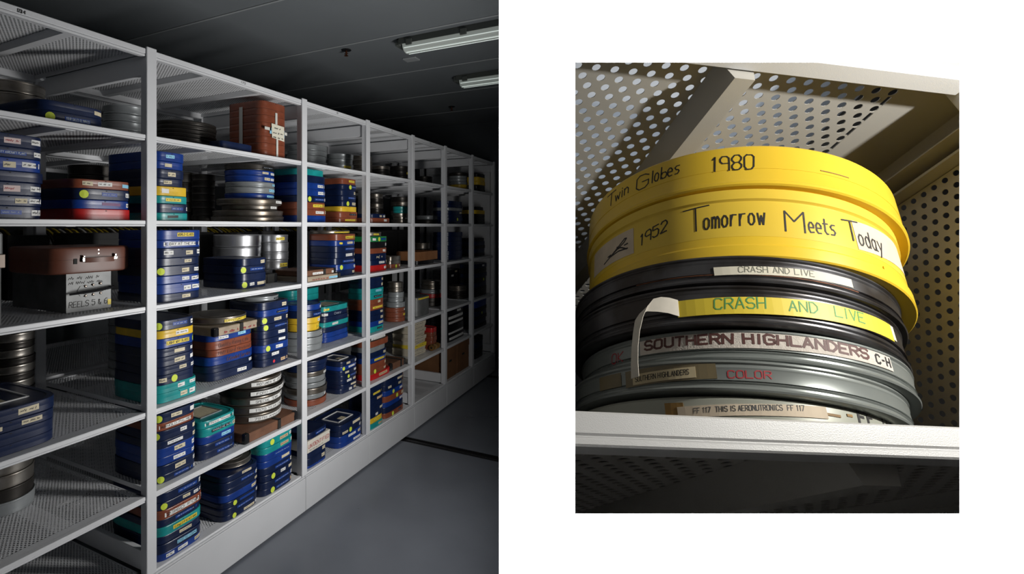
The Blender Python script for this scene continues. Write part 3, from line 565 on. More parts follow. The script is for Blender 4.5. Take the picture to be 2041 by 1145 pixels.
# ---- brown taped boxes on the top shelf carry a paper note
t = empty('paper_note', at(.774, .036, DECKZ[1] + .145), math.pi / 2); tag(t, 'cream handwritten note taped to the tall brown case stack', 'note')
mk('sheet', [(-.036, -.0025, -.04), (.058, -.004, -.05), (.056, -.004, .030), (-.040, -.0025, .036), (-.036, -.0015, -.04), (.058, -.003, -.05), (.056, -.003, .030), (-.040, -.0015, .036)], [(0, 1, 2, 3), (7, 6, 5, 4), (0, 4, 5, 1), (1, 5, 6, 2), (2, 6, 7, 3), (3, 7, 4, 0)], M['paper'], t)
wr = lambda u, zz, off: (u, -.0048 - off, zz)
for q, (a, b, zz) in enumerate(((-.02, .04, .008), (-.03, .05, -.018), (-.03, .05, -.042))): scribble(a, b, zz, .010, wr, M['greyink'], t, q + 11, .0004)
for nm, x0, x1, z0, z1, mm in (('tape_strip', -.008, .008, .034, .098, 'tape'), ('tape_strip', .0, .014, -.138, -.044, 'tape'), ('tape_strip', -.088, -.040, -.004, .012, 'tape'), ('tape_strip', .056, .085, -.012, .004, 'tape'), ('tape_tab', -.05, -.036, -.02, .012, 'L'), ('tape_tab', .054, .064, -.03, .01, 'L')):
    bx(nm, x0, x1, .0, .0006, z0, z1, M[mm], t)
t2 = bx('side_tape', -.0008, -.0002, -.012, .012, -.12, .11, M['tape']); t2.location = at(.774 - .1055, .19, DECKZ[1] + .16); t2.rotation_euler = (0, 0, math.pi / 2)
tag(t2, 'long vertical tape strip on the dark side of brown cases', 'tape'); t2.name = 'tape_strip'

# ---- suitcase on a galvanised reel box, nearest bay third shelf
z3 = DECKZ[3] + .0003; bs0, bs1 = -.266, -.075
t = tag(empty('metal_reel_box', at((bs0 + bs1) / 2, .115 + .19, z3), math.pi / 2), 'galvanised metal reel box with handle and black handwriting under the suitcase', 'box')
bw = (bs1 - bs0) / 2; ch = .02
pl = [(-bw, -.19), (bw - ch, -.19), (bw, -.165), (bw, .19), (-bw, .19)]
MB().rings([[(x, y, zz) for x, y in pl] for zz in (0, .148)]).build('body', M['galv'], t)
wr = lambda u, zz, off: (u, -.19 - off, zz)
pp = [(-.045, -.1915, .058), (.045, -.1915, .058), (.056, -.1915, .072), (.056, -.1915, .080), (.045, -.1915, .096), (-.045, -.1915, .096), (-.056, -.1915, .080), (-.056, -.1915, .072)]
MB().rings([[(a, y, c) for a, _, c in pp] for y in (-.190, -.1922)]).build('handle_plate', M['galv'], t)
MB().tube([(-.092, -.205, .070), (-.05, -.216, .074), (0, -.219, .077), (.06, -.214, .082), (.078, -.205, .084), (.08, -.194, .083)], [.004, .0055, .006, .0055, .005, .004]).build('handle', M['blackmetal'], t, True)
MB().tube([(-.035, -.1965, .068), (.04, -.1965, .073)], .0035).build('handle_loop', M['chrome'], t, True)
for q in range(3):
    for zz in (.058 + q * .002, .094 + q * .003):
        x = -.026 + q * .029; MB().rings([[(x + r * math.cos(k * .785), y, zz + r * math.sin(k * .785)) for k in range(8)] for r, y in ((.0055, -.1918), (.005, -.1945), (.0025, -.196))]).build('rivet', M['rivet'], t, True)
lettering('REELS 5 & 6', -.086, .060, .018, .021, wr, M['ink'], t, .0006, jitter=.25, name='handwriting', wd=.0026)
scribble(-.088, .03, .122, .012, wr, M['ink'], t, 21, .0006); scribble(-.088, .045, .104, .011, wr, M['ink'], t, 22, .0006)
bx('yellow_tape', .062, bw - ch, -.1912, -.190, .012, .034, M['Y'], t)
z4 = z3 + .1485; t = tag(empty('suitcase', at(-.182, .24, z4), math.pi / 2 - .02), 'brown hard-shell suitcase with strap handle resting on the metal reel box', 'suitcase')
sw, sdp, sh = .165, .17, .098; o = outline('box', sw, sdp, 48)
MB().rings([[(x * q, y * q, zz) for x, y in o] for q, zz in ((.96, 0), (.99, .004), (1, .012), (1, sh * .53))]).build('base', M['leather'], t, True)
MB().rings([[(x * q, y * q, zz) for x, y in o] for q, zz in ((1.003, sh * .535), (1.003, sh - .012), (.99, sh - .004), (.96, sh))]).build('lid', M['leather'], t, True)
fy = -sdp
MB().box(-.052, -.040, fy - .010, fy, .042, .060, .002).box(-.050, -.042, fy - .012, fy - .002, .060, .068, .002).build('clasp', M['chrome'], t)
MB().box(.066, .084, fy - .010, fy, .046, .060, .003).box(.070, .078, fy - .012, fy - .002, .060, .070, .002).build('clasp', M['chrome'], t)
MB().rings([[(x, fy - .004 - q * math.cos((x - .013) * 22) - e, zz) for e, zz in ((0, .040), (0, .058), (.003, .058), (.003, .040))] for x in [-.042 + .011 * j for j in range(11)] for q in (.014,)]).build('handle', M['leather'], t, True)
bx('keyhole_plate', -.078, -.066, fy - .0015, fy + .002, .036, .056, M['strap'], t)
for x, zz in ((.013, .072), (.013, .086)): MB().rings([[(x + r * math.cos(k * .785), y, zz + r * math.sin(k * .785)) for k in range(8)] for r, y in ((.003, fy + .001), (.0022, fy - .0016))]).build('rivet', M['chrome'], t)
t = tag(empty('equipment_case', at(-.635, .17, z3), math.pi / 2), 'grey painted metal equipment case at the left end of the third shelf', 'case')
bx('body', -.15, .12, -.15, .15, 0, .30, M['galv'], t, .006); bx('lid', -.153, .123, -.153, .153, .21, .306, M['galv'], t, .006); bx('latch', .09, .126, -.160, -.152, .19, .235, M['rivet'], t, .002)
# ---- third shelf second bay: flat black case; third bay: two tan shipping cases
fibre('f', .80, .95, .19, .13, DECKZ[3] + .0004, .05, M['strap'], 'flat black fibre case lying behind the navy cases on third shelf')
fibre('f', .985, 1.325, .015, .24, DECKZ[3] + .0004, .030, M['fibre_tan'], 'lower tan shipping case with grey label on third shelf, third bay', .98, [(.35, .85, 'L', 0), (-.6, .3, 'ink', 0)])
fibre('f', .985, 1.29, .02, .24, DECKZ[3] + .0334, .032, M['fibre_brown'], 'upper brown shipping case with white label on third shelf, third bay', .62, [(-.5, .15, 'w', 0), (.72, .98, 'w', 0)])
fibre('f', 2.03, 2.255, .05, .22, DECKZ[5] + .0004, .05, M['fibre_brown'], 'dark brown shipping case on fifth shelf in the fourth bay', .7)
# ---- far bays: cream boxes, drum, tray, cartons, rolls
for i in range(9):
    rr = random.Random(50 + i); hh = .0305
    t = tag(empty('film_box', at(2.585 + rr.uniform(-.01, .01), .19, DECKZ[5] + .0005 + i * .031), math.pi / 2 + rr.uniform(-.09, .09)), f"cream cardboard film box, {'lowest' if i == 0 else 'topmost' if i == 8 else ORD[i - 1] + ' from bottom'}, leaning pile on fifth shelf", 'box', 'cream film boxes')
    bx('tray', -.11, .11, -.10, .10, 0, .016, M['cream'] if i != 2 else M['Y'], t); bx('lid', -.112, .112, -.102, .102, .014, hh, M['cream'] if i != 2 else M['Y'], t, .001)
    scribble(-.08, .06, .012, .010, lambda u, zz, off: (u, -.102 - off, zz), M['greyink'], t, i, .0006)
t = tag(empty('metal_drum', at(2.58, .17, DECKZ[4] + .0004), math.pi / 2), 'dull metal round-cornered drum with yellow tape around its rim', 'drum')
o = outline('box', .125, .13, 40); MB().rings([[(x * q, y * q, zz) for x, y in o] for q, zz in ((.97, 0), (1, .005), (1, .14))]).build('body', M['galv'], t, True)
MB().rings([[(x * q, y * q, zz) for x, y in o] for q, zz in ((1.02, .132), (1.02, .157), (.98, .162))]).build('lid', M['galv'], t, True)
patch('yellow_tape', Wrap([(x * 1.02, y * 1.02) for x, y in o]), -.12, .16, .142, .155, M['Y'], t, seg=14)
t = tag(empty('wooden_tray', at(2.70, .17, DECKZ[3] + .035), math.pi / 2), 'pale wooden tray box on the third shelf in the fifth bay', 'tray')
[bx('side_board', -.18, .18, q, q + .012, 0, .075, M['wood'], t) for q in (-.11, .098)]; [bx('end_board', q, q + .012, -.098, .098, 0, .075, M['wood'], t) for q in (-.18, .168)]; bx('bottom', -.168, .168, -.098, .098, .002, .01, M['wood'], t)
single('box', 'x', 2.70, .17, DECKZ[3], .17, .10, .034, 0, 'flat black case under the pale wooden tray')
for i, (a, b) in enumerate(((2.955, 3.245), (3.27, 3.56))):
    t = tag(empty('cardboard_box', at((a + b) / 2, .19, DECKZ[6] + .0004), math.pi / 2), ('left' if i == 0 else 'right') + ' brown cardboard box of the pair on the bottom shelf', 'box', 'cardboard boxes')
    hw = (b - a) / 2; bx('body', -hw, hw, -.16, .16, 0, .285, M['cardboard'], t, .002); bx('top_flap', -hw - .001, hw + .001, -.162, .0, .282, .288, M['cardboard'], t); bx('front_flap', -hw, hw, -.166, -.160, .22, .286, M['cardboard'], t)
    bx('handle_slot', -.03, .03, -.1612, -.158, .15, .168, M['strap'], t)
t = tag(empty('cardboard_box', at(2.62, .52, DECKZ[6] + .0004), math.pi / 2), 'wide brown cardboard box at the back of the fifth bay', 'box', 'cardboard boxes')
bx('body', -.24, .24, -.12, .12, 0, .27, M['cardboard'], t, .002); bx('top_flap', -.242, .242, -.122, 0, .268, .274, M['cardboard'], t)
for i in range(5):
    t = tag(empty('film_roll', at(2.755 + .028 * i, .055 + .012 * (i % 2), DECKZ[5] + .028), math.pi / 2 + .2 * (i % 3)), f"small amber film roll, {'first' if i == 0 else ORD[i - 1]} from left beside the cream boxes", 'film roll', 'amber film rolls')
    MB().rings([[(x, r * math.cos(k * .5236), r * math.sin(k * .5236)) for k in range(12)] for x, r in ((-.010, .008), (-.010, .026), (.010, .026), (.010, .008))]).build('winding', M['goldroll'], t, True)
    MB().rings([[(x, .009 * math.cos(k * .785), .009 * math.sin(k * .785)) for k in range(8)] for x in (-.011, .011)]).build('core', M['K'], t)
# ---- cans standing on edge on the rear row, third shelf, and black boxes added to keep the space below them dark
for i in range(104):
    s = -.42 + i * .034; rr = random.Random(300 + i); r = .157 + rr.uniform(-.002, .003)
    if any(abs(s - q) < .042 for q in PB): continue
    t = empty('film_can', at(s, DEP + .27, DECKZ[3] + r + .0005), math.pi / 2)
    MB().rings([[(x, q * r * math.cos(k * .2618), q * r * math.sin(k * .2618)) for k in range(24)] for x, q in ((-.0150, .93), (-.014, .99), (-.011, 1), (-.009, .975), (.002, .975), (.003, .99), (.012, .99), (.014, 1), (.0155, .94))]).build('body', M['s'], t, True)
    ang = [math.radians(180 - 78 + q * 12) for q in range(5)]
    MB().rings([[(x + k_ * .002, math.cos(a) * q * r, math.sin(a) * q * r) for x, q in ((-.006, .98), (-.006, 1.012), (.004, 1.012), (.004, .98))] for k_, a in enumerate(ang)]).build('label', M['Y'] if rr.random() < .8 else M['w'], t)
    tag(t, 'steel film can standing on edge in the yellow-labelled row behind third shelf', 'film can', 'film cans on edge behind the third shelf')
BBX = [(-.50, -.22), (-.20, -.03), (.05, .33), (.36, .62), (.66, .92), (1.0, 1.3), (1.33, 1.59), (1.67, 1.95), (1.98, 2.25), (2.33, 2.6), (2.64, 2.88), (2.96, 3.25), (3.28, 3.56)]
for i, (a, c) in enumerate(BBX):
    t = tag(empty('dark_fill_box', at((a + c) / 2, .74, DECKZ[3] + .0005), math.pi / 2), f"black lidded storage box, {'first' if i == 0 else 'last' if i == len(BBX) - 1 else (ORD + ['eleventh', 'twelfth'])[i - 1]} from left along the back of third shelf", 'box', 'black storage boxes')
    hw = (c - a) / 2; hh = (.290, .284, .292, .287)[i % 4]
    bx('body', -hw, hw, -.06, .06, 0, hh - .03, M['fillblack'], t, .003); bx('lid', -hw - .002, hw + .002, -.062, .062, hh - .035, hh, M['fillblack'], t, .003)
# ------------------------------------------------------------------ niche shelf seen through the opening of the white wall
R3 = ((.99124, -.13204, .00356), (.07832, .56585, -.82078), (.10636, .81386, .57124))      # shelf axes (along, into, up) as columns: right, down, forward
T3 = ((.97525, -.11637, .18798), (.22104, .49575, -.83987), (.00454, .86063, .50920))      # axes of the leaning can stack
def frame(A, o=(0, 0, 0)):
    c = [(A[0][i], A[2][i], -A[1][i]) for i in range(3)]; o = (o[0], o[2], -o[1])
    return WALLM @ Matrix(((c[0][0], c[1][0], c[2][0], o[0]), (c[0][1], c[1][1], c[2][1], o[1]), (c[0][2], c[1][2], c[2][2], o[2]), (0, 0, 0, 1)))
UM = frame(R3); TM = frame(T3, (.49971, .31576, .80))
E_F, A_D, A_T, E1R = .410, .120, .640, .993     # front plane, lower deck, upper deck, side panel
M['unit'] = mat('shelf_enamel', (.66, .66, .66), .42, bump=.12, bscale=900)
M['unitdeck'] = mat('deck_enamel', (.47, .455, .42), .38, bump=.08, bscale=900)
unit = tag(empty('steel_shelf_unit', mtx=UM @ Matrix.Translation((.6, E_F, 0))), 'white enamelled shelf unit with perforated decks seen through the wall opening', 'shelf')
def inside(p):   # keep clear of the partition on the left
    v = UM @ Vector((p[0], p[1], p[2])); q = WALLM.inverted() @ v; return q.x > .2445 * q.y + .004
def loc(p): return (p[0] - .6, p[1] - E_F, p[2])
def punched(name, u0, u1, v0, v1, place, parent, m, hx=.0150, hy=.0088, r=.0066, th=.0014, seg=12, skip=None):
    mb = MB(); j = 0; v = v0 + hy
    while v < v1 - hy * .5:
        u = u0 + hx * (1 + (j % 2))
        while u < u1 - hx * .5:
            if inside(place(u, v, 0)) and not (skip and skip(u, v)):
                ca = [(2 * math.pi * (k + .5) / seg) for k in range(seg)]; inn = [(u + r * math.cos(a), v + r * math.sin(a)) for a in ca]; out = []
                for a in ca:
                    c, s = math.cos(a), math.sin(a); q = min(hx / max(abs(c), 1e-6), hy / max(abs(s), 1e-6)); out.append((u + c * q, v + s * q))
                vs_ = [loc(place(x, y, 0)) for x, y in inn + out] + [loc(place(x, y, th)) for x, y in inn + out]; f = []
                n = seg; cor = {}
                for k in range(n):
                    l = (k + 1) % n; f += [(k, l, n + l, n + k), (2 * n + k, 3 * n + k, 3 * n + l, 2 * n + l), (k, 2 * n + k, 2 * n + l, l)]
                # close the four cell corners cut off between neighbouring rim points
                for cx, cy in ((1, 1), (-1, 1), (-1, -1), (1, -1)):
                    pc = (u + cx * hx, v + cy * hy); near = sorted(range(n), key=lambda k: (out[k][0] - pc[0]) ** 2 + (out[k][1] - pc[1]) ** 2)[:2]
                    i0 = len(vs_); vs_ += [loc(place(pc[0], pc[1], 0)), loc(place(pc[0], pc[1], th))]; f += [(n + near[0], n + near[1], i0), (3 * n + near[0], 3 * n + near[1], i0 + 1)]
                mb.add(vs_, f)
            u += 2 * hx
        j += 1; v += 2 * hy
    return mb.build(name, m, parent)
def lipbar(name, a_top, e1a, e1b, hang, parent, front=.019, low=.007):
    """folded front edge: main band, groove, lower bead and a return flange behind it"""
    m = MB(); z1 = a_top
    m.box(e1a - .6, e1b - .6, 0, .012, z1 - front, z1, .0018).box(e1a - .6, e1b - .6, .0015, .010, z1 - front - .0012, z1 - front)
    m.box(e1a - .6, e1b - .6, .0002, .030, z1 - front - .0012 - low, z1 - front - .0012, .0016)
    return m.build(name, M['unit'], parent)
def cutleft(o):   # trim a part where it meets the partition
    import bmesh
    bm = bmesh.new(); bm.from_mesh(o.data); mw = UM @ Matrix.Translation((.6, E_F, 0)); iv = mw.inverted()
    co = iv @ (WALLM @ Vector((.2445 * .5 + .002, .5, 0))); no = (iv.to_3x3() @ (WALLM.to_3x3() @ Vector((1, -.2445, 0)))).normalized()
    bmesh.ops.bisect_plane(bm, geom=bm.verts[:] + bm.edges[:] + bm.faces[:], plane_co=co, plane_no=no, clear_inner=True); bm.to_mesh(o.data); bm.free()
for a_t, nm in ((A_D, 'lower'), (A_T + .028, 'upper')):
    sh = lipbar('shelf', a_t, .02, E1R + .03, 0, unit) if nm == 'lower' else lipbar('shelf', a_t + .03, .02, E1R + .03, 0, unit, .049, .007); cutleft(sh)
    za = a_t - .002
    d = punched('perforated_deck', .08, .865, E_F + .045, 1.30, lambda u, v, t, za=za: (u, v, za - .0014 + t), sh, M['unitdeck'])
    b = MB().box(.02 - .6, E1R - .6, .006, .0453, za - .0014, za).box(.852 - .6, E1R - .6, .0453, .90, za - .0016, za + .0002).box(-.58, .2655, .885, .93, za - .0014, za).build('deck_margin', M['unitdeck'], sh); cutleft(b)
    c = (.555, .045) if nm == 'upper' else (.47, .05)
    ring = lambda y: [(c[0] - .6 - c[1] * .62, y, za - .0015), (c[0] - .6 - c[1] * .36, y, za - .042), (c[0] - .6 + c[1] * .36, y, za - .042), (c[0] - .6 + c[1] * .62, y, za - .0015)]
    bb = MB().rings([ring(.032), ring(.89)]).build('brace', M['unitdeck'], sh); cutleft(bb)
sp = MB().box(E1R - .6, E1R + .002 - .6, .045, .90, A_T - .05, A_T + .03).box(E1R - .6, E1R + .002 - .6, .045, .085, -.5, A_T - .05).build('side_panel', M['unitdeck'], unit)
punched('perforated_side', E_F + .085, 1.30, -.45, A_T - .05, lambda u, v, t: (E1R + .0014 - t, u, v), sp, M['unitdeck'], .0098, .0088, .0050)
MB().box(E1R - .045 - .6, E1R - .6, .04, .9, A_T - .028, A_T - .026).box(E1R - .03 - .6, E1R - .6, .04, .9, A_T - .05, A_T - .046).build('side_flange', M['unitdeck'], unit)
MB().box(.918 - .6, 1.08 - .6, .012, .040, -.7, A_T + .5, .002).build('post', M['unit'], unit)
MB().box(.05 - .6, E1R - .6, .03, .90, A_D + .0004, A_D + .0016).build('hole_blocker', M['liningblack'], unit)  # black sheet added so the lower deck holes stay dark
cutleft(bpy.data.objects['hole_blocker'])
up = MB().box(.05 - .6, 1.08 - .6, 0, .92, A_T + .26, A_T + .275).build('hole_reflector', M['nichereflect'], unit); cutleft(up)  # pale panel added to show bright through the upper deck holes
UL = UM @ Vector((.62, .85, A_T + .10)); area('deck_hole_fill', UL, UM @ Vector((.62, .85, A_T + .3)),   .7, .6, .75, (.78, .88, 1.0), math.radians(170))  # added bluish fill for the panel above the deck holes

# ---- the can stack
def turned(name, prof, m, parent, n=120): return MB().rings([[(r * math.cos(2 * math.pi * k / n - math.pi / 2), r * math.sin(2 * math.pi * k / n - math.pi / 2), z) for k in range(n)] for r, z in prof]).build(name, m, parent, True)
M['yel'] = mat('yellow_polyethylene', (.84, .56, .04), .34, noise=.05, nscale=6, rnoise=.05, bump=.02, bscale=60, coat=.1)
M['yel2'] = mat('aged_yellow_polyethylene', (.82, .57, .06), .38, noise=.08, nscale=5, rnoise=.06)
M['darktin'] = mat('dark_tinned_steel', (.125, .125, .135), .36, .75, noise=.45, nscale=16, col2=(.06, .052, .05), rnoise=.1)
M['greytin'] = mat('grey_lacquered_tin', (.30, .325, .315), .30, .35, noise=.16, nscale=7, rnoise=.06)
M['creamtin'] = mat('grey_green_tin', (.42, .43, .37), .34, .15, noise=.12, nscale=6)
M['rust'] = mat('rust_stain', (.17, .06, .025), .7, .2, noise=.5, nscale=60); M['cloth'] = mat('white_cloth_tape', (.66, .60, .54), .85, noise=.15, nscale=120, bump=.3, bscale=500)
M['masking'] = mat('aged_masking_tape', (.70, .66, .54), .7, noise=.1, nscale=40); M['clear'] = mat('brown_clear_tape', (.20, .16, .09), .3, noise=.3, nscale=20)
M['peel'] = mat('tape_backing', (.74, .69, .60), .6, noise=.12, nscale=40); M['typed'] = mat('typed_label', (.62, .52, .33), .75, noise=.15, nscale=40); M['typed2'] = mat('typed_pink_label', (.66, .55, .42), .75, noise=.12, nscale=40)
M['adh'] = mat('old_adhesive', (.36, .20, .05), .6, noise=.4, nscale=60)
RC = {'ff': (-.0277, .2106, -.052, -.0055), 'can5': (-.0236, .2204, -.0055, .0355), 'can4': (-.0077, .2216, .0355, .078), 'dark2': (-.0172, .2283, .078, .1345), 'dark1': (-.012, .2318, .1345, .1775), 'yel2': (.012, .2334, .1775, .2945), 'yel1': (.0207, .2438, .2945, .3720)}
LEAN = {'ff': -3.4, 'can5': -1.8, 'can4': -1.2, 'dark2': -.5, 'dark1': .2, 'yel2': .9, 'yel1': 1.6}     # the tins do not sit quite parallel
def rcan(key, name, label, q=.9905):
    ox, r, z0, z1 = RC[key]; sit = math.radians(LEAN[key])
    t = tag(empty(name, mtx=TM @ Matrix.Translation((ox, 0, z0)) @ Matrix.Rotation(sit, 4, 'Y')), label, 'film can', 'film cans stacked on the niche shelf')
    n = 200; wp = Wrap([(r * q * math.cos(2 * math.pi * k / n - math.pi / 2), r * q * math.sin(2 * math.pi * k / n - math.pi / 2)) for k in range(n)]); return t, r, z1 - z0, wp
ARC = lambda deg, r: math.radians(deg) * r
def tin(t, r, h, m, seam=.0):
    """pressed tin: rolled bead at the foot, plain wall, lid skirt with a bead at its lower edge and a rolled top edge"""
    turned('base', [(r * .93, 0), (r * .975, .0004), (r * .995, .002), (r, .0042), (r * .994, .0066), (r * .982, .0082), (r * .982, .0105), (r * .990, .0125), (r * .982, .0145), (r * .98, h * .45)], m, t)
    turned('lid', [(r * .984, h * .36), (r * .990, h * .37), (r * .990, h - .0125), (r * .994, h - .0105), (r * .990, h - .0085), (r * .990, h - .0065), (r * 1.0, h - .0045), (r * .998, h - .0018), (r * .985, h - .0004), (r * .95, h - .0008), (r * .94, h - .003), (r * .5, h - .003)], m, t)
    MB().rings([[(r * q * math.cos(2 * math.pi * k / 120), r * q * math.sin(2 * math.pi * k / 120), z) for k in range(120)] for q, z in ((.9835, h * .345), (.9935, h * .352), (.9935, h * .362), (.9835, h * .37))], cap=False).build('skirt_edge', m, t, True)
# lowest tin
t, r, h, wp = rcan('ff', 'film_can', 'lowest grey-green film can of the niche stack with typed aeronutronics label', .9945)
turned('base', [(r * .96, 0), (r * .99, .001), (r * .99, h * .3)], M['creamtin'], t); turned('lid', [(r * .992, h * .12), (r * .994, h * .13), (r * .994, h - .004), (r * .985, h - .001), (r * .95, h - .0004)], M['creamtin'], t)
for a0, a1, z0, z1 in ((-50, -44, .012, .038), (-46, -36, .012, .016), (-2.5, 2.5, .033, .036), (5, 7, .036, .039)): patch('adhesive_stain', wp, ARC(a0, r), ARC(a1, r), z0, z1, M['adh'], t, seg=3)
lab = patch('label', wp, ARC(-46, r), ARC(-2, r), .0240, .0375, M['typed2'], t, .0010, 18, .010)
lettering('FF 117  THIS IS AERONUTRONICS  FF 117', ARC(-41, r), ARC(-9, r), .0245, .0062, wp, M['greyink'], lab, .0012, tilt=.010, wd=.0008)
lettering('FF', ARC(9.5, r), ARC(16, r), .0325, .0125, wp, M['ink'], t, .0004, tilt=.002, jitter=.3, name='handwriting', wd=.0032)
lettering('117', ARC(20, r), ARC(27, r), .0315, .0135, wp, M['ink'], t, .0004, tilt=.003, name='handwriting', wd=.0017)
# grey tin with typed strip
t, r, h, wp = rcan('can5', 'film_can', 'grey film can with small typed strip and red pencil word, second from bottom'); tin(t, r, h, M['greytin'])
patch('clear_tape', wp, ARC(-77, r), ARC(-66, r), h * .33, h * .80, M['clear'], t, .0008, 5); ct = patch('clear_tape', wp, ARC(-64, r), ARC(-34, r), h * .32, h * .86, M['clear'], t, .0008, 12, .006)
lab = patch('label', wp, ARC(-61, r), ARC(-40, r), h * .36, h * .70, M['typed'], t, .0014, 10, .005)
lettering('SOUTHERN HIGHLANDERS', ARC(-60, r), ARC(-42, r), h * .40, h * .16, wp, M['ink'], lab, .0016, tilt=.005, wd=.0008)
lettering('COLOR', ARC(-31, r), ARC(-19, r), h * .42, h * .22, wp, M['redink'], t, .0002, tilt=.002, jitter=.1, name='handwriting', wd=.0014)
# grey tin with cloth tape
t, r, h, wp = rcan('can4', 'film_can', 'grey film can with brown-lettered white cloth tape, third from bottom'); tin(t, r, h, M['greytin'])
lab = patch('cloth_tape', wp, ARC(-62, r), ARC(19.5, r), h * .40, h * .88, M['cloth'], t, .0012, 30, .004)
lettering('SOUTHERN HIGHLANDERS', ARC(-60, r), ARC(9, r), h * .50, h * .29, wp, M['brownink'], lab, .00145, tilt=.003, jitter=.15, wd=.0030)
lettering('C-H', ARC(12, r), ARC(18.5, r), h * .53, h * .26, wp, M['ink'], lab, .00145, tilt=.001, wd=.0024)
lettering('OK', ARC(-76, r), ARC(-70, r), h * .30, h * .34, wp, M['redink'], t, .0002, jitter=.2, name='handwriting', wd=.0014)
patch('rust_stain', wp, ARC(-75, r), ARC(35, r), h * .945, h * .965, M['rust'], t, .0004, 30); patch('rust_stain', wp, ARC(-40, r), ARC(50, r), .0035, .0055, M['rust'], t, .0005, 30)
# dark tin with yellow tape
t, r, h, wp = rcan('dark2', 'film_can', 'dark steel film can with peeling yellow tape, fourth from bottom'); tin(t, r, h, M['darktin'])
lab = patch('yellow_tape', wp, ARC(-45, r), ARC(26.5, r), h * .30, h * .72, M['Y'], t, .0012, 26, .010)
lettering('CRASH', ARC(-34, r), ARC(-19.5, r), h * .36, h * .27, wp, M['greenink'], lab, .00145, tilt=.003, jitter=.1, wd=.0016)
lettering('AND', ARC(-13, r), ARC(-4.5, r), h * .41, h * .25, wp, M['greenink'], lab, .00145, tilt=.002, jitter=.1, wd=.0016)
lettering('LIVE', ARC(1, r), ARC(12, r), h * .46, h * .25, wp, M['greenink'], lab, .00145, tilt=.002, jitter=.1, wd=.0016)
patch('torn_tape_end', wp, ARC(26.5, r), ARC(28.6, r), h * .44, h * .80, M['masking'], t, .0013, 3)
def P(deg, off, z): a = math.radians(deg) - math.pi / 2; return Vector(((r + off) * math.cos(a), (r + off) * math.sin(a), z))
path = [(-45, -.0005, .0250, .0120, 0), (-47.5, .006, .0275, .0115, .1), (-50, .011, .0285, .0110, .25), (-52.5, .016, .027, .0098, .5), (-54.5, .019, .020, .0080, .9), (-56, .020, .008, .0062, 1.25), (-57.2, .019, -.010, .0050, 1.4), (-58.2, .017, -.030, .0048, 1.45), (-59, .014, -.052, .0052, 1.45), (-59.6, .010, -.070, .0058, 1.4)]
v = []
for deg, off, z, hw, tw in path:
    c = P(deg, off, z); a = math.radians(deg) - math.pi / 2; tan = Vector((-math.sin(a), math.cos(a), 0)); rad = Vector((math.cos(a), math.sin(a), 0))
    side = Vector((0, 0, 1)) * math.cos(tw) + tan * math.sin(tw); nrm = rad * .0004
    v += [c - side * hw + nrm, c + side * hw + nrm, c + side * hw - nrm, c - side * hw - nrm]
MB().rings([v[4 * i:4 * i + 4] for i in range(len(path))]).build('peeling_tape_end', M['peel'], t, True)
# dark tin with masking tape
t, r, h, wp = rcan('dark1', 'film_can', 'dark steel film can with pale masking tape directly below the yellow cans'); tin(t, r, h, M['darktin'])
lab = patch('masking_tape', wp, ARC(-34, r), ARC(8, r), h * .34, h * .63, M['masking'], t, .0011, 18, .005)
lettering('CRASH AND LIVE', ARC(-27, r), ARC(-5, r), h * .38, h * .20, wp, M['pencil'], lab, .0013, tilt=.003, jitter=.15, wd=.0010)
patch('rust_stain', wp, ARC(-60, r), ARC(10, r), h * .30, h * .335, M['rust'], t, .0004, 24)
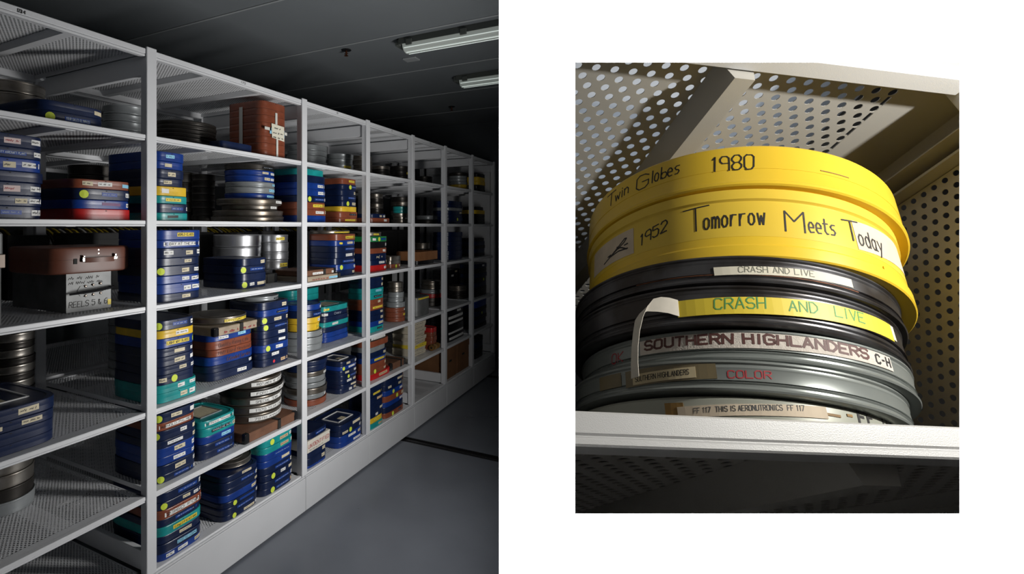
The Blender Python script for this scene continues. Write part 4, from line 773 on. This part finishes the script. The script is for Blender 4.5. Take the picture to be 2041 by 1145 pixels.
# yellow cans
t, r, h, wp = rcan('yel2', 'film_can', 'lower yellow plastic film can with handwritten title and worn patches')
turned('base', [(r * .96, 0), (r * .992, .001), (r * 1.0, .003), (r * 1.0, .019), (r * .992, .0215), (r * .9885, .0225), (r * .9885, h * .45)], M['yel'], t)
turned('lid', [(r * .986, h * .30), (r * .9895, h * .302), (r * .9895, h - .0215), (r * .994, h - .0205), (r * 1.004, h - .019), (r * 1.004, h - .002), (r * .99, h - .0002), (r * .9, h)], M['yel2'], t)
n = 200; wp = Wrap([(r * .9895 * math.cos(2 * math.pi * k / n - math.pi / 2), r * .9895 * math.sin(2 * math.pi * k / n - math.pi / 2)) for k in range(n)])
pl = patch('worn_label', wp, ARC(-96, r), ARC(-67, r), .042, .090, M['typed2'], t, .0005, 14, -.004)
SCR = [[(-85, .050), (-80, .056), (-75, .066), (-71.5, .075), (-70.5, .074), (-72, .068), (-77, .060), (-81, .056)], [(-82, .058), (-76, .062), (-70, .063)], [(-80, .0555), (-75, .057), (-70, .054)], [(-76, .066), (-73, .060), (-70.5, .0535)]]
v, f = ribbon([[(ARC(a, r), z) for a, z in l] for l in SCR], .0026, lambda u, z: wp(u, z, .0008)); mk('scrawl', v, f, M['ink'], pl)
pr = patch('worn_label', wp, ARC(7.5, r), ARC(38, r), .044, .092, M['typed2'], t, .0005, 14, .012)
def hand(txt, a0, a1, z0, cap, tilt, sd=3, off=.0003): lettering(txt, ARC(a0, r), ARC(a1, r), z0, cap, wp, M['ink'], t, off, tilt=tilt, jitter=.12, name='handwriting', wd=.0022, seed=sd)
hand('1952', -64.5, -53, .048, .020, .014); hand('T', -47.5, -38.5, .048, .042, .004); hand('omorrow', -40.5, -22, .051, .029, .004)
hand('M', -16, -10, .046, .034, .0); hand('eets', -8.8, .2, .048, .025, .003); hand('T', 3, 9.5, .048, .034, .004, 3, .0008); hand('oday', 8.5, 19.5, .047, .026, .003, 3, .0008)
patch('crack', wp, ARC(17, r), ARC(18.5, r), .018, .026, M['yel'], t, .0012, 3)
t, r, h, wp = rcan('yel1', 'film_can', 'top yellow plastic film can marked with a handwritten title and year', .9925)
turned('base', [(r * .95, -.0005), (r * .99, 0), (r * 1.0, .002), (r * 1.0, .006), (r * .992, .0085), (r * .99, .010), (r * .99, h * .6)], M['yel'], t)
turned('lid', [(r * .9885, h * .4), (r * .992, h * .402), (r * .992, h - .004), (r * .985, h - .001), (r * .95, h)], M['yel'], t)
def hand2(txt, a0, a1, z0, cap, tilt): lettering(txt, ARC(a0, r), ARC(a1, r), z0, cap, wp, M['ink'], t, .0002, tilt=tilt, jitter=.12, name='handwriting', wd=.0021)
hand2('T', -83, -76.5, .038, .026, .002); hand2('win', -77, -69, .040, .020, .002); hand2('G', -65.5, -60, .036, .028, .0); hand2('lobes', -59, -47.8, .039, .024, .003); hand2('1980', -38, -24.5, .030, .028, .0)
patch('scuff', wp, ARC(-4, r), ARC(6, r), .036, .0375, M['adh'], t, .0006, 6)
